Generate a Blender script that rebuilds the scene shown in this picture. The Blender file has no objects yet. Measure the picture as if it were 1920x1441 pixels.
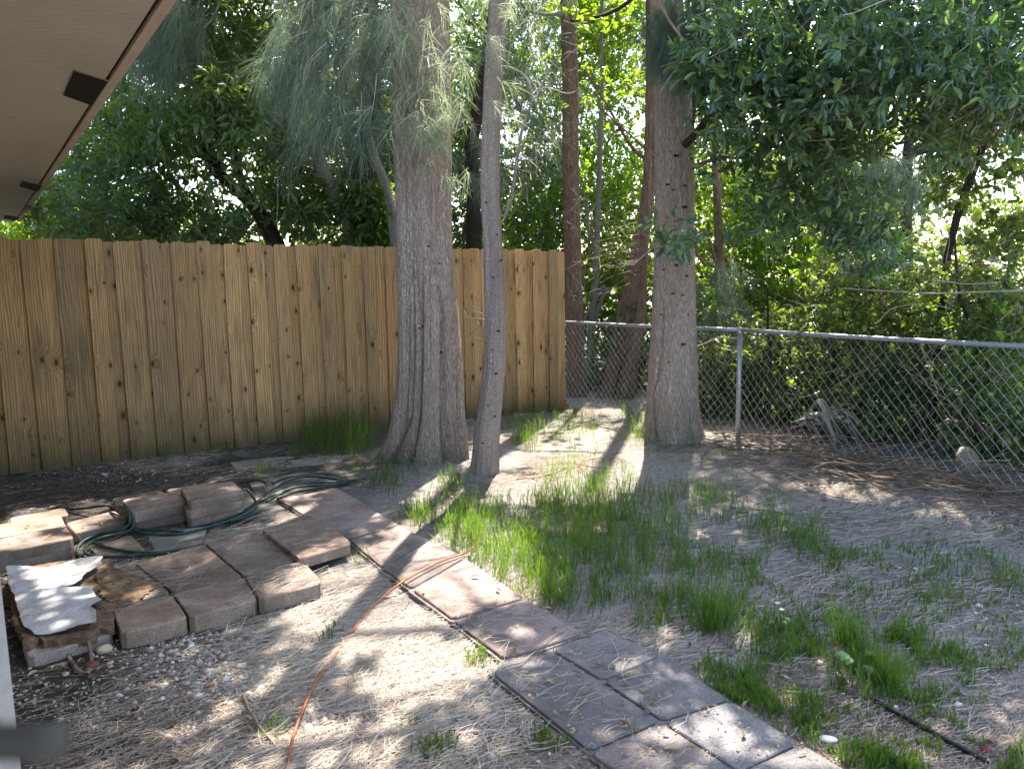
import bpy, math, random
import numpy as np
from mathutils import Vector, Matrix

random.seed(7)
RNG = np.random.default_rng(11)
S = bpy.context.scene
COL = S.collection

# ------------------------------------------------------------------ camera, sky, sun, exposure
F = 1424.0; CX = 960.0; CY = 720.5; CAMH = 1.5
PITCH = math.atan((CY - 535) / F); ROLL = math.radians(-1.0)
cam_data = bpy.data.cameras.new('camera')
cam = bpy.data.objects.new('camera', cam_data); COL.objects.link(cam)
cam.location = (0, 0, CAMH)
rot = Matrix.Rotation(math.pi / 2 - PITCH, 3, 'X') @ Matrix.Rotation(ROLL, 3, 'Z')
cam.rotation_euler = rot.to_euler()
cam_data.sensor_width = 36; cam_data.lens = F / 1920 * 36
cam_data.clip_start = 0.02; cam_data.clip_end = 500
cam_data.dof.use_dof = True; cam_data.dof.focus_distance = 5.5; cam_data.dof.aperture_fstop = 16.0
S.camera = cam
S.render.resolution_x = 1024; S.render.resolution_y = 768

SUN_EL = math.radians(56); SUN_AZ = math.radians(15)      # azimuth to the right of +Y
SUN = np.array([math.sin(SUN_AZ) * math.cos(SUN_EL), math.cos(SUN_AZ) * math.cos(SUN_EL), math.sin(SUN_EL)])
W = bpy.data.worlds.new("World"); S.world = W; W.use_nodes = True
wn = W.node_tree.nodes; wl = W.node_tree.links
bg = wn.get('Background') or wn.new('ShaderNodeBackground')
sky = wn.new('ShaderNodeTexSky'); sky.sky_type = 'NISHITA'; sky.sun_disc = False
sky.sun_elevation = SUN_EL; sky.sun_rotation = SUN_AZ; sky.air_density = 1.2; sky.dust_density = 2.0
wl.new(sky.outputs[0], bg.inputs[0]); bg.inputs[1].default_value = 0.15
sd = bpy.data.lights.new('sun', 'SUN'); so = bpy.data.objects.new('sun', sd); COL.objects.link(so)
sd.energy = 4.9; sd.angle = math.radians(0.5); sd.color = (1.0, 0.92, 0.82)
so.rotation_euler = Vector(SUN).to_track_quat('Z', 'Y').to_euler()
so.location = (0, 0, 20)
S.view_settings.view_transform = 'Standard'; S.view_settings.look = 'None'
S.view_settings.gamma = 1; S.view_settings.use_curve_mapping = False
S.view_settings.exposure = 2.27
S.cycles.max_bounces = 8; S.cycles.diffuse_bounces = 4; S.cycles.transmission_bounces = 4
S.cycles.glossy_bounces = 2; S.cycles.caustics_reflective = False; S.cycles.caustics_refractive = False
S.cycles.use_denoising = True
try: S.cycles.denoiser = 'OPENIMAGEDENOISE'
except Exception: pass

# ------------------------------------------------------------------ survey helpers (measured image point -> place in the world)
MR = np.array(rot)
CAM = np.array([0, 0, CAMH])
def ray(px, py): return MR @ np.array([(px - CX) / F, -(py - CY) / F, -1.0])
def G(px, py, z=0.0):
    d = ray(px, py); return CAM + d * ((z - CAMH) / d[2])
def PY(px, py, Y):
    d = ray(px, py); return CAM + d * (Y / d[1])
def PYs(px, py, Y):
    d = np.stack([(px - CX) / F, -(py - CY) / F, -np.ones_like(px)], 1) @ MR.T
    return CAM + d * (Y / d[:, 1])[:, None]
def GS(px, py, z=0.0):
    d = np.stack([(px - CX) / F, -(py - CY) / F, -np.ones_like(px)], 1) @ MR.T
    return CAM + d * ((z - CAMH) / d[:, 2])[:, None]
def proj(P):
    c = (np.asarray(P, float) - CAM) @ MR
    return CX + F * c[:, 0] / -c[:, 2], CY - F * c[:, 1] / -c[:, 2]

# ------------------------------------------------------------------ noise
_H = np.random.default_rng(5).random((64, 64, 64))
def vnoise(p, s=1.0):
    p = np.asarray(p, float) * s
    i = np.floor(p).astype(int); f = p - i; f = f * f * (3 - 2 * f)
    o = 0
    for a in (0, 1):
        for b in (0, 1):
            for c in (0, 1):
                w = (f[..., 0] if a else 1 - f[..., 0]) * (f[..., 1] if b else 1 - f[..., 1]) * (f[..., 2] if c else 1 - f[..., 2])
                o = o + w * _H[(i[..., 0] + a) % 64, (i[..., 1] + b) % 64, (i[..., 2] + c) % 64]
    return o * 2 - 1
def v2(x, y, s, k=0.0):
    return vnoise(np.stack([x, y, np.zeros_like(x) + k], -1), s)

# ------------------------------------------------------------------ mesh helpers
def tag(o, label=None, cat=None, group=None, kind=None):
    if label: o['label'] = label
    if cat: o['category'] = cat
    if group: o['group'] = group
    if kind: o['kind'] = kind
    return o
def empty(name, loc, label=None, cat=None, group=None, kind=None):
    o = bpy.data.objects.new(name, None); COL.objects.link(o); o.location = [float(c) for c in loc]
    o.empty_display_size = 0.1
    return tag(o, label, cat, group, kind)
def link(name, me, mat=None, parent=None):
    o = bpy.data.objects.new(name, me); COL.objects.link(o)
    if mat is not None and not me.materials: me.materials.append(mat)
    if parent is not None:
        o.parent = parent
        o.matrix_parent_inverse = Matrix.Translation(-parent.location)
    return o
def arr_mesh(name, V, Fc, attr=None, smooth=False):
    """V (n,3), Fc (m,k) faces of equal size k, attr (n,) one float a vertex"""
    V = np.asarray(V, np.float32); Fc = np.asarray(Fc, np.int32)
    me = bpy.data.meshes.new(name); n, (m, k) = len(V), Fc.shape
    me.vertices.add(n); me.vertices.foreach_set('co', V.ravel())
    me.loops.add(m * k); me.loops.foreach_set('vertex_index', Fc.ravel())
    me.polygons.add(m); me.polygons.foreach_set('loop_start', np.arange(0, m * k, k, dtype=np.int32))
    me.polygons.foreach_set('use_smooth', np.full(m, smooth))
    if attr is not None:
        a = me.attributes.new('rnd', 'FLOAT', 'POINT'); a.data.foreach_set('value', np.asarray(attr, np.float32))
    me.update(calc_edges=True); me.validate()
    return me
class MB:
    def __init__(s): s.v = []; s.f = []
    def add(s, V, Fs):
        b = len(s.v); s.v += [tuple(map(float, p)) for p in V]; s.f += [tuple(i + b for i in f) for f in Fs]; return s
    def box(s, c, h, rz=0.0):
        ca, sa = math.cos(rz), math.sin(rz); V = []
        for dz in (-1, 1):
            for dx, dy in ((-1, -1), (1, -1), (1, 1), (-1, 1)):
                x, y = dx * h[0], dy * h[1]; V.append((c[0] + x * ca - y * sa, c[1] + x * sa + y * ca, c[2] + dz * h[2]))
        return s.add(V, [(0, 3, 2, 1), (4, 5, 6, 7), (0, 1, 5, 4), (1, 2, 6, 5), (2, 3, 7, 6), (3, 0, 4, 7)])
    def prism(s, poly, z0, z1):
        n = len(poly); V = [(p[0], p[1], z0) for p in poly] + [(p[0], p[1], z1) for p in poly]
        return s.add(V, [tuple(range(n - 1, -1, -1)), tuple(range(n, 2 * n))] + [(i, (i + 1) % n, n + (i + 1) % n, n + i) for i in range(n)])
    def tube(s, pts, rad, sides=6, cap=True):
        V, Fs = tube_arr(pts, rad, sides)
        n = len(pts)
        Fs = [tuple(f) for f in Fs]
        if cap: Fs += [tuple(range(sides - 1, -1, -1)), tuple((n - 1) * sides + i for i in range(sides))]
        return s.add(V, Fs)
    def build(s, name, mat, parent=None, smooth=False):
        me = bpy.data.meshes.new(name); me.from_pydata(s.v, [], s.f)
        if smooth: me.polygons.foreach_set('use_smooth', [True] * len(me.polygons))
        me.update(); return link(name, me, mat, parent)
def tube_arr(pts, rad, sides=6):
    P = np.asarray(pts, float); n = len(P)
    R = np.full(n, rad, float) if np.isscalar(rad) else np.asarray(rad, float)
    T = np.gradient(P, axis=0); T /= np.linalg.norm(T, axis=1)[:, None] + 1e-9
    ref = np.array([0, 0, 1.0]) if abs(T[0][2]) < 0.9 else np.array([1.0, 0, 0])
    V = []
    a = np.arange(sides) * 2 * math.pi / sides
    u = np.cross(ref, T[0]); u /= np.linalg.norm(u)
    for i in range(n):
        u = u - T[i] * np.dot(u, T[i]); u /= np.linalg.norm(u) + 1e-9
        w = np.cross(T[i], u)
        V.append(P[i] + R[i] * (np.cos(a)[:, None] * u + np.sin(a)[:, None] * w))
    V = np.concatenate(V)
    Fs = [(i * sides + j, i * sides + (j + 1) % sides, (i + 1) * sides + (j + 1) % sides, (i + 1) * sides + j) for i in range(n - 1) for j in range(sides)]
    return V, np.array(Fs)
def spline(P, n=12):
    P = np.asarray(P, float)
    if len(P) < 3:
        t = np.linspace(0, 1, n)[:, None]; return P[0] * (1 - t) + P[-1] * t
    Q = np.vstack([2 * P[0] - P[1], P, 2 * P[-1] - P[-2]]); out = []
    m = len(P) - 1; k = max(2, n // m)
    for i in range(m):
        p0, p1, p2, p3 = Q[i:i + 4]
        for t in np.arange(k) / k:
            out.append(0.5 * (2 * p1 + (p2 - p0) * t + (2 * p0 - 5 * p1 + 4 * p2 - p3) * t * t + (3 * p1 - p0 - 3 * p2 + p3) * t ** 3))
    out.append(P[-1]); return np.array(out)
def norm(a): return a / (np.linalg.norm(a, axis=-1, keepdims=True) + 1e-9)

# ------------------------------------------------------------------ materials
def newmat(name):
    m = bpy.data.materials.new(name); m.use_nodes = True; nt = m.node_tree; nt.nodes.clear()
    out = nt.nodes.new('ShaderNodeOutputMaterial'); return m, nt, out
class NT:
    def __init__(s, nt): s.nt = nt
    def n(s, t, **kw):
        nd = s.nt.nodes.new(t)
        for k, v in kw.items(): setattr(nd, k, v)
        return nd
    def l(s, a, b): s.nt.links.new(a, b)
    def coord(s, scale=(1, 1, 1), which='Object', offs=None):
        tc = s.n('ShaderNodeTexCoord'); mp = s.n('ShaderNodeMapping'); mp.inputs['Scale'].default_value = scale
        s.l(tc.outputs[which], mp.inputs['Vector'])
        if offs is not None: s.l(offs, mp.inputs['Location'])
        return mp.outputs[0]
    def noise(s, vec, scale=5, detail=4, rough=.55, dist=0):
        nd = s.n('ShaderNodeTexNoise'); nd.inputs['Scale'].default_value = scale; nd.inputs['Detail'].default_value = detail
        nd.inputs['Roughness'].default_value = rough; nd.inputs['Distortion'].default_value = dist
        s.l(vec, nd.inputs['Vector']); return nd.outputs[0]
    def ramp(s, fac, stops, interp='LINEAR'):
        nd = s.n('ShaderNodeValToRGB'); cr = nd.color_ramp; cr.interpolation = interp
        while len(cr.elements) < len(stops): cr.elements.new(.5)
        for e, (p, c) in zip(cr.elements, stops):
            e.position = p; e.color = (c, c, c, 1) if np.isscalar(c) else (*c, 1)
        s.l(fac, nd.inputs[0]); return nd.outputs[0]
    def mix(s, fac, a, b, mode='MIX'):
        nd = s.n('ShaderNodeMix', data_type='RGBA', blend_type=mode)
        for v, i in ((fac, 0), (a, 6), (b, 7)):
            if hasattr(v, 'links'): s.l(v, nd.inputs[i])
            elif i == 0: nd.inputs[0].default_value = v
            else: nd.inputs[i].default_value = (*v, 1)
        return nd.outputs[2]
    def math(s, op, a, b=0.0):
        nd = s.n('ShaderNodeMath', operation=op)
        for v, i in ((a, 0), (b, 1)):
            if hasattr(v, 'links'): s.l(v, nd.inputs[i])
            else: nd.inputs[i].default_value = v
        return nd.outputs[0]
    def bump(s, h, strength=.5, dist=.01, prev=None):
        nd = s.n('ShaderNodeBump'); nd.inputs['Strength'].default_value = strength; nd.inputs['Distance'].default_value = dist
        s.l(h, nd.inputs['Height'])
        if prev is not None: s.l(prev, nd.inputs['Normal'])
        return nd.outputs[0]
    def bsdf(s, out, col, rough=.8, bump=None, metal=0, spec=.3):
        b = s.n('ShaderNodeBsdfPrincipled')
        for v, k in ((col, 'Base Color'), (rough, 'Roughness'), (metal, 'Metallic')):
            if hasattr(v, 'links'): s.l(v, b.inputs[k])
            else: b.inputs[k].default_value = (*v, 1) if k == 'Base Color' else v
        b.inputs['Specular IOR Level'].default_value = spec
        if bump is not None: s.l(bump, b.inputs['Normal'])
        s.l(b.outputs[0], out.inputs[0]); return b
def simple(name, col, rough=.7, metal=0, var=.25, scale=20, bs=.3, bd=.003, spec=.3):
    m, nt, out = newmat(name); t = NT(nt); c = t.coord()
    n = t.noise(c, scale, 5, .6)
    dark = tuple(x * (1 - var) for x in col); lite = tuple(min(1, x * (1 + var)) for x in col)
    t.bsdf(out, t.ramp(n, [(.3, dark), (.7, lite)]), rough, t.bump(n, bs, bd), metal, spec); return m
def leafmat(name, stops, trans, tfac=.4, rough=.4, spec=.5):
    """stops: colours over the per-leaf random attribute; trans: colour seen through the leaf"""
    m, nt, out = newmat(name); t = NT(nt)
    a = t.n('ShaderNodeAttribute', attribute_name='rnd')
    oi = t.n('ShaderNodeObjectInfo'); f = t.math('FRACT', t.math('ADD', a.outputs['Fac'], oi.outputs['Random']))
    col = t.ramp(f, stops)
    b = t.n('ShaderNodeBsdfPrincipled'); t.l(col, b.inputs['Base Color']); b.inputs['Roughness'].default_value = rough
    b.inputs['Specular IOR Level'].default_value = spec
    tr = t.n('ShaderNodeBsdfTranslucent')
    t.l(t.mix(.75, col, trans), tr.inputs[0])
    mx = t.n('ShaderNodeMixShader'); mx.inputs[0].default_value = tfac
    t.l(b.outputs[0], mx.inputs[1]); t.l(tr.outputs[0], mx.inputs[2]); t.l(mx.outputs[0], out.inputs[0]); return m
def barkmat(name, dark, mid, lite, sc=1.0, moss=0.0, zs=.22, crack=1.0):
    m, nt, out = newmat(name); t = NT(nt)
    c = t.coord((1, 1, zs)); c2 = t.coord((1, 1, 1))
    vo = t.n('ShaderNodeTexVoronoi', feature='DISTANCE_TO_EDGE'); vo.inputs['Scale'].default_value = 62 * sc
    wob = t.noise(c2, 18 * sc, 3)
    vadd = t.n('ShaderNodeVectorMath', operation='ADD'); sc_ = t.n('ShaderNodeVectorMath', operation='SCALE')
    cn = t.n('ShaderNodeCombineXYZ'); t.l(wob, cn.inputs[0]); t.l(t.noise(c2, 25 * sc, 3), cn.inputs[1])
    t.l(cn.outputs[0], sc_.inputs[0]); sc_.inputs['Scale'].default_value = .06
    t.l(c, vadd.inputs[0]); t.l(sc_.outputs[0], vadd.inputs[1]); t.l(vadd.outputs[0], vo.inputs['Vector'])
    crk = t.ramp(vo.outputs['Distance'], [(0, 0), (.16, 1)])
    fine = t.noise(c, 90 * sc, 6, .7); big = t.noise(t.coord((1, 1, .16)), 7, 5, .65)
    h = t.math('ADD', t.math('MULTIPLY', crk, .6 * crack), t.math('MULTIPLY', fine, .9))
    col = t.ramp(fine, [(.28, dark), (.5, mid), (.72, lite)])
    col = t.mix(t.math('MULTIPLY', t.math('SUBTRACT', 1.0, crk), .5 * crack), col, tuple(x * .55 for x in dark))
    col = t.mix(t.ramp(big, [(.4, 0.0), (.66, .55)]), col, tuple(x * .62 for x in mid))
    if moss:
        sx = t.n('ShaderNodeSeparateXYZ'); t.l(t.coord(), sx.inputs[0])
        z = t.ramp(sx.outputs[2], [(0.0, moss), (.55, 0.0)])
        col = t.mix(t.math('MULTIPLY', z, big), col, (.09, .10, .06))
    t.bsdf(out, col, .9, t.bump(h, 1.0, .016), spec=.15); return m

M = {}
# sand / soil / litter ground
m, nt, out = newmat('sandy_ground'); t = NT(nt); c = t.coord()
n1 = t.noise(c, 1.3, 5, .6, .4); n2 = t.noise(c, 17, 8, .78); n3 = t.noise(c, 120, 3, .7)
vor = t.n('ShaderNodeTexVoronoi'); vor.inputs['Scale'].default_value = 75; t.l(c, vor.inputs['Vector'])
speck = t.ramp(vor.outputs['Distance'], [(.16, 1.0), (.24, 0.0)])
sand = t.ramp(n2, [(.3, (.14, .120, .108)), (.47, (.31, .278, .258)), (.72, (.47, .44, .42))])
litter = t.ramp(n2, [(.3, (.08, .06, .045)), (.55, (.19, .145, .105)), (.75, (.30, .24, .18))])
col = t.mix(t.ramp(n1, [(.48, 0.0), (.62, .8)]), sand, litter)
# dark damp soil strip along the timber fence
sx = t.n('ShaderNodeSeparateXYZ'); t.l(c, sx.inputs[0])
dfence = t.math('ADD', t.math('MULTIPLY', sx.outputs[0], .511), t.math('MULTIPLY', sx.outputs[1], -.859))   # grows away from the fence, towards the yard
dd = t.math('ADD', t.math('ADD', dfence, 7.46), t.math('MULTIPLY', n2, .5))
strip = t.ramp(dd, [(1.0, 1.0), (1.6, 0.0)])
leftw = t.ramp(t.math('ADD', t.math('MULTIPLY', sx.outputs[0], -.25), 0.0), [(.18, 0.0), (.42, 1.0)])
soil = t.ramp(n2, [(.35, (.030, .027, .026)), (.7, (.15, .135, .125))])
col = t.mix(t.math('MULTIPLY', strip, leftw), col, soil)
col = t.mix(t.math('MULTIPLY', speck, t.ramp(n2, [(.5, 0.0), (.62, .75)])), col, (.66, .63, .60))
col = t.mix(t.ramp(n3, [(.35, .5), (.6, 0.0)]), col, t.mix(1.0, col, (.45, .42, .40), 'MULTIPLY'))
h = t.math('ADD', t.math('MULTIPLY', n2, 1.0), t.math('MULTIPLY', n3, .35))
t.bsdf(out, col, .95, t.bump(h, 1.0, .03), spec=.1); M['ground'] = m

def concrete(name, c0, c1, c2, stain=(.09, .08, .07), sc=1.0, agg=0.0):
    m, nt, out = newmat(name); t = NT(nt)
    oi = t.n('ShaderNodeObjectInfo'); cb = t.n('ShaderNodeCombineXYZ')
    r = t.math('MULTIPLY', oi.outputs['Random'], 40); t.l(r, cb.inputs[0]); t.l(r, cb.inputs[2])
    c = t.coord((1, 1, 1), 'Object', cb.outputs[0])
    a = t.noise(c, 6 * sc, 6, .65, .5); b = t.noise(c, 170, 4, .8); g = t.noise(c, 2.2, 4, .6)
    col = t.ramp(a, [(.3, c0), (.5, c1), (.72, c2)])
    col = t.mix(t.ramp(b, [(.38, .75), (.52, 0.0)]), col, tuple(x * .45 for x in c0))
    if agg: col = t.mix(t.ramp(b, [(.58, 0.0), (.68, agg)]), col, tuple(min(1, x * 1.7) for x in c2))
    col = t.mix(t.ramp(g, [(.42, 0.0), (.62, .7)]), col, stain)
    tint = t.mix(1.0, col, t.ramp(oi.outputs['Random'], [(0, (.86, .86, .9)), (.5, (1, 1, 1)), (1, (1.0, .93, .9))]), 'MULTIPLY')
    t.bsdf(out, tint, .92, t.bump(t.math('ADD', a, t.math('MULTIPLY', b, .5)), .8, .006), spec=.12); return m
M['paver_red'] = concrete('weathered_red_concrete', (.22, .165, .145), (.335, .262, .235), (.42, .345, .31))
M['paver_tan'] = concrete('buff_block_concrete', (.19, .14, .11), (.33, .25, .20), (.45, .365, .305), (.10, .085, .07))
M['paver_grey'] = concrete('dark_aggregate_concrete', (.135, .128, .128), (.22, .207, .205), (.29, .272, .268), (.12, .105, .10), 1.0, .5)
M['pale_concrete'] = concrete('pale_concrete', (.17, .175, .16), (.25, .25, .23), (.32, .32, .30))

# fence wood: grain, knots, damp foot
m, nt, out = newmat('pine_board'); t = NT(nt)
oi = t.n('ShaderNodeObjectInfo'); cb = t.n('ShaderNodeCombineXYZ')
r = t.math('MULTIPLY', oi.outputs['Random'], 91.0); t.l(r, cb.inputs[0]); t.l(r, cb.inputs[2])
kc0 = t.coord((7.0, .01, 3.6), 'Object', cb.outputs[0]); ks = t.n('ShaderNodeSeparateXYZ'); t.l(kc0, ks.inputs[0]); kcc = t.n('ShaderNodeCombineXYZ'); t.l(ks.outputs[0], kcc.inputs[0]); t.l(ks.outputs[2], kcc.inputs[1]); kc = kcc.outputs[0]
kv = t.n('ShaderNodeTexVoronoi', voronoi_dimensions='2D'); kv.inputs['Scale'].default_value = 1.0; kv.inputs['Randomness'].default_value = .85; t.l(kc, kv.inputs['Vector'])
pres = t.n('ShaderNodeSeparateColor'); t.l(kv.outputs['Color'], pres.inputs[0])
kd = t.math('MULTIPLY', t.math('ADD', kv.outputs['Distance'], t.math('MULTIPLY', t.math('SUBTRACT', t.noise(kc, 9, 3), .5), .09)), t.math('ADD', .75, t.math('MULTIPLY', pres.outputs[1], 1.3)))
on = t.ramp(pres.outputs[0], [(.60, 0.0), (.66, 1.0)], 'LINEAR')
swirl = t.math('MULTIPLY', t.ramp(kd, [(0, 1.0), (.5, 0.0)], 'EASE'), on)
gc = t.coord((1, .2, .055), 'Object', cb.outputs[0])
gn = t.noise(gc, 9, 3, .5, .2)
sxx = t.n('ShaderNodeSeparateXYZ'); t.l(gc, sxx.inputs[0])
ph = t.math('ADD', t.math('ADD', t.math('MULTIPLY', sxx.outputs[0], 330), t.math('MULTIPLY', gn, 34)), t.math('MULTIPLY', swirl, 16))
rings = t.math('ADD', t.math('MULTIPLY', t.math('SINE', ph), .5), .5)
fib = t.noise(t.coord((1, .2, .02), 'Object', cb.outputs[0]), 260, 3, .7)
col = t.ramp(rings, [(0, (.70, .475, .255)), (.55, (.62, .41, .21)), (1, (.40, .25, .12))])
col = t.mix(t.ramp(fib, [(.35, .55), (.6, 0.0)]), col, (.17, .115, .065))
tone = t.ramp(oi.outputs['Random'], [(0, (.70, .70, .70)), (.3, (1.0, .94, .86)), (.6, (.80, .74, .66)), (.8, (1.12, 1.03, .92)), (1, (.90, .84, .74))])
col = t.mix(1.0, col, tone, 'MULTIPLY')
streak = t.noise(t.coord((1, .2, .12), 'Object', cb.outputs[0]), 11, 4, .6)
col = t.mix(t.ramp(streak, [(.52, 0.0), (.68, .6)]), col, (.135, .105, .075))
knot = t.math('MULTIPLY', t.ramp(kd, [(.05, 1.0), (.12, 0.0)]), on)
halo = t.math('MULTIPLY', t.ramp(kd, [(.10, .55), (.30, 0.0)]), on)
col = t.mix(halo, col, (.22, .115, .045)); col = t.mix(knot, col, (.045, .026, .014))
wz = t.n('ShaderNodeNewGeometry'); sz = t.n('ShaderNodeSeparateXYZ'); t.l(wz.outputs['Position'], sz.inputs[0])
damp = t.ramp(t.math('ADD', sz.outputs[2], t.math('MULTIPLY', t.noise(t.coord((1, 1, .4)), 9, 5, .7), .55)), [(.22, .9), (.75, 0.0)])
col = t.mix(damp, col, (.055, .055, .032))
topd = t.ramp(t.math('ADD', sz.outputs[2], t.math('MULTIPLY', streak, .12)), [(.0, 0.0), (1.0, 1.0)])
patchy = t.noise(t.coord((1, 1, .5)), 2.2, 4, .6)
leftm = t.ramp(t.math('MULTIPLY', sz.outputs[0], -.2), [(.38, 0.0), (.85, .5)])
col = t.mix(t.math('MULTIPLY', leftm, t.ramp(patchy, [(.35, .3), (.6, 1.0)])), col, (.085, .075, .040))  # boards darken in patches towards the left end
t.bsdf(out, col, .85, t.bump(t.math('ADD', rings, t.math('MULTIPLY', fib, .8)), .35, .002), spec=.15); M['wood'] = m

M['bark_big'] = barkmat('fissured_grey_brown_bark', (.26, .19, .155), (.50, .395, .335), (.72, .60, .525), .8, .9, .25, .75)
M['bark_slim'] = barkmat('smooth_grey_brown_bark', (.26, .195, .165), (.50, .40, .345), (.72, .61, .54), 1.2, .3, .6, .6)
M['bark_red'] = barkmat('stringy_red_brown_bark', (.15, .095, .07), (.34, .22, .165), (.50, .37, .30), .8, .3, .10, 1.0)
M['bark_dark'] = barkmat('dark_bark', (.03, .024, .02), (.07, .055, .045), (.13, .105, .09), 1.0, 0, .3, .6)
M['bark_pale'] = barkmat('pale_lichen_bark', (.16, .14, .12), (.30, .28, .25), (.46, .44, .41), .8, 0, .6, .4)
M['twig'] = simple('dry_twig', (.30, .225, .165), .85, var=.35)
M['twig_grey'] = simple('grey_twig', (.30, .27, .24), .85, var=.3)
M['galv'] = simple('galvanised_steel', (.42, .44, .48), .45, .65, .18, 45, .15, .001, .5)
M['wire'] = simple('galvanised_wire', (.44, .44, .43), .5, .5, .2, 30, 0, .001, .5)
M['stucco'] = None
m, nt, out = newmat('painted_soffit_board'); t = NT(nt)
c = t.coord(); g = t.noise(t.coord((1.2, 16, 1)), 7, 5, .7, .5); b = t.noise(c, 1.6, 4, .6); s = t.noise(c, 9, 5, .7)
col = t.mix(t.ramp(b, [(.38, 0.0), (.7, .45)]), (.64, .605, .50), (.47, .43, .35)); col = t.mix(t.ramp(s, [(.64, 0.0), (.74, .5)]), col, (.20, .15, .11))
col = t.mix(t.ramp(g, [(.3, .35), (.55, 0.0)]), col, (.30, .26, .19))
t.bsdf(out, col, .8, t.bump(g, .9, .012), spec=.2); M['soffit'] = m
M['fascia'] = simple('painted_fascia', (.56, .46, .38), .7, var=.12, scale=8)
M['crack'] = simple('dark_gap', (.05, .025, .02), .9)
M['vent'] = simple('black_vent_screen', (.016, .014, .012), .9, var=.4, scale=90)
M['ventframe'] = simple('painted_vent_lip', (.36, .28, .21), .8)
M['white_trim'] = simple('rough_white_trim', (.30, .295, .30), .7, var=.12, scale=60, bs=.5)
M['wallpaint'] = simple('tan_stucco', (.52, .43, .33), .9, var=.12, scale=60, bs=.6)
M['hose'] = simple('green_hose', (.010, .038, .030), .45, var=.35, scale=25, spec=.5)
M['black_rubber'] = simple('black_rubber', (.018, .02, .02), .5, var=.3)
M['orange'] = simple('orange_cord_jacket', (.30, .095, .045), .5, var=.2, scale=40)
M['darkplastic'] = simple('dark_grey_plastic', (.05, .05, .049), .6)
m, nt, out = newmat('white_peeling_sheet'); t = NT(nt); c = t.coord()
a = t.noise(c, 6, 6, .65, .6); b = t.noise(c, 26, 5, .7)
col = t.mix(t.ramp(a, [(.5, 0.0), (.72, .6)]), (.50, .49, .50), (.32, .30, .29)); col = t.mix(t.ramp(b, [(.62, 0.0), (.72, .5)]), col, (.26, .19, .12))
t.bsdf(out, col, .7, t.bump(t.math('ADD', a, b), .9, .012), spec=.2); M['paper'] = m
M['foam'] = simple('crumbling_brown_board', (.15, .10, .060), .95, var=.6, scale=26, bs=1.0, bd=.015)
M['rotwood'] = simple('rotten_grey_wood', (.17, .125, .09), .95, var=.45, scale=14, bs=1, bd=.01)
M['stump'] = simple('bleached_wood', (.24, .20, .155), .9, var=.45, scale=14, bs=.8)
M['frond'] = simple('dead_palm_frond', (.34, .29, .245), .85, var=.35, scale=30)
M['brick_red'] = simple('red_brick_chip', (.15, .055, .045), .9, var=.3)
M['stone_tan'] = simple('tan_stone', (.48, .40, .28), .7, var=.25)
M['shell'] = simple('white_shell', (.72, .70, .68), .5, var=.1)
M['shard'] = simple('green_plastic', (.03, .42, .14), .4, var=.1)
M['petal'] = simple('white_petal', (.8, .8, .72), .6, var=.05)
m, nt, out = newmat('mixed_gravel'); t = NT(nt); a = t.n('ShaderNodeAttribute', attribute_name='rnd')
t.bsdf(out, t.ramp(a.outputs['Fac'], [(0, (.56, .54, .53)), (.3, (.40, .38, .37)), (.5, (.42, .35, .26)), (.75, (.29, .26, .24)), (.93, (.50, .42, .33)), (1, (.16, .06, .045))]), .8, spec=.2); M['gravel'] = m
m, nt, out = newmat('dry_straw_needles'); t = NT(nt); a = t.n('ShaderNodeAttribute', attribute_name='rnd')
t.bsdf(out, t.ramp(a.outputs['Fac'], [(0, (.13, .10, .08)), (.4, (.26, .21, .165)), (.75, (.39, .33, .27)), (1, (.54, .48, .41))]), .75, spec=.2); M['straw'] = m

M['leaf_dark'] = leafmat('dark_glossy_leaf', [(0, (.050, .098, .062)), (.5, (.085, .150, .092)), (.85, (.11, .19, .085)), (.96, (.19, .28, .07)), (1, (.050, .098, .062))], (.24, .42, .05), .30, .30, .7)
M['leaf_mango'] = leafmat('dark_strap_leaf', [(0, (.036, .075, .046)), (.5, (.065, .120, .068)), (.88, (.11, .17, .06)), (.97, (.20, .19, .03)), (1, (.022, .052, .032))], (.30, .42, .02), .36, .36)
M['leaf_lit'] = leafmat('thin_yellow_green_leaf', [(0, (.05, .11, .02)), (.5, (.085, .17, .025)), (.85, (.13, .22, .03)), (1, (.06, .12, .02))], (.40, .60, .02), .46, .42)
M['leaf_under'] = leafmat('undergrowth_leaf', [(0, (.022, .050, .018)), (.55, (.045, .095, .03)), (.85, (.08, .14, .045)), (.95, (.26, .22, .09)), (1, (.022, .05, .018))], (.34, .48, .04), .30, .36)
M['leaf_big'] = leafmat('big_leathery_leaf', [(0, (.025, .050, .022)), (.6, (.045, .080, .032)), (.9, (.09, .13, .04)), (1, (.025, .050, .022))], (.40, .50, .03), .26, .22, .8)
M['needle'] = leafmat('casuarina_needle', [(0, (.028, .055, .045)), (.5, (.060, .10, .080)), (.85, (.12, .165, .12)), (1, (.24, .25, .18))], (.26, .34, .16), .28, .45)
M['needle_sunlit'] = leafmat('sunlit_casuarina_needle', [(0, (.13, .17, .12)), (.5, (.24, .29, .20)), (1, (.48, .49, .38))], (.44, .52, .26), .4, .5)  # needle colour lightened to stand in for sun striking the sprays
M['grass'] = leafmat('feathery_green_weed', [(0, (.014, .042, .020)), (.5, (.030, .075, .024)), (.85, (.070, .135, .030)), (1, (.16, .17, .06))], (.34, .58, .03), .45, .5)
M['weed'] = leafmat('soft_weed_leaf', [(0, (.06, .14, .05)), (1, (.12, .22, .08))], (.3, .55, .08), .4, .5)
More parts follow.
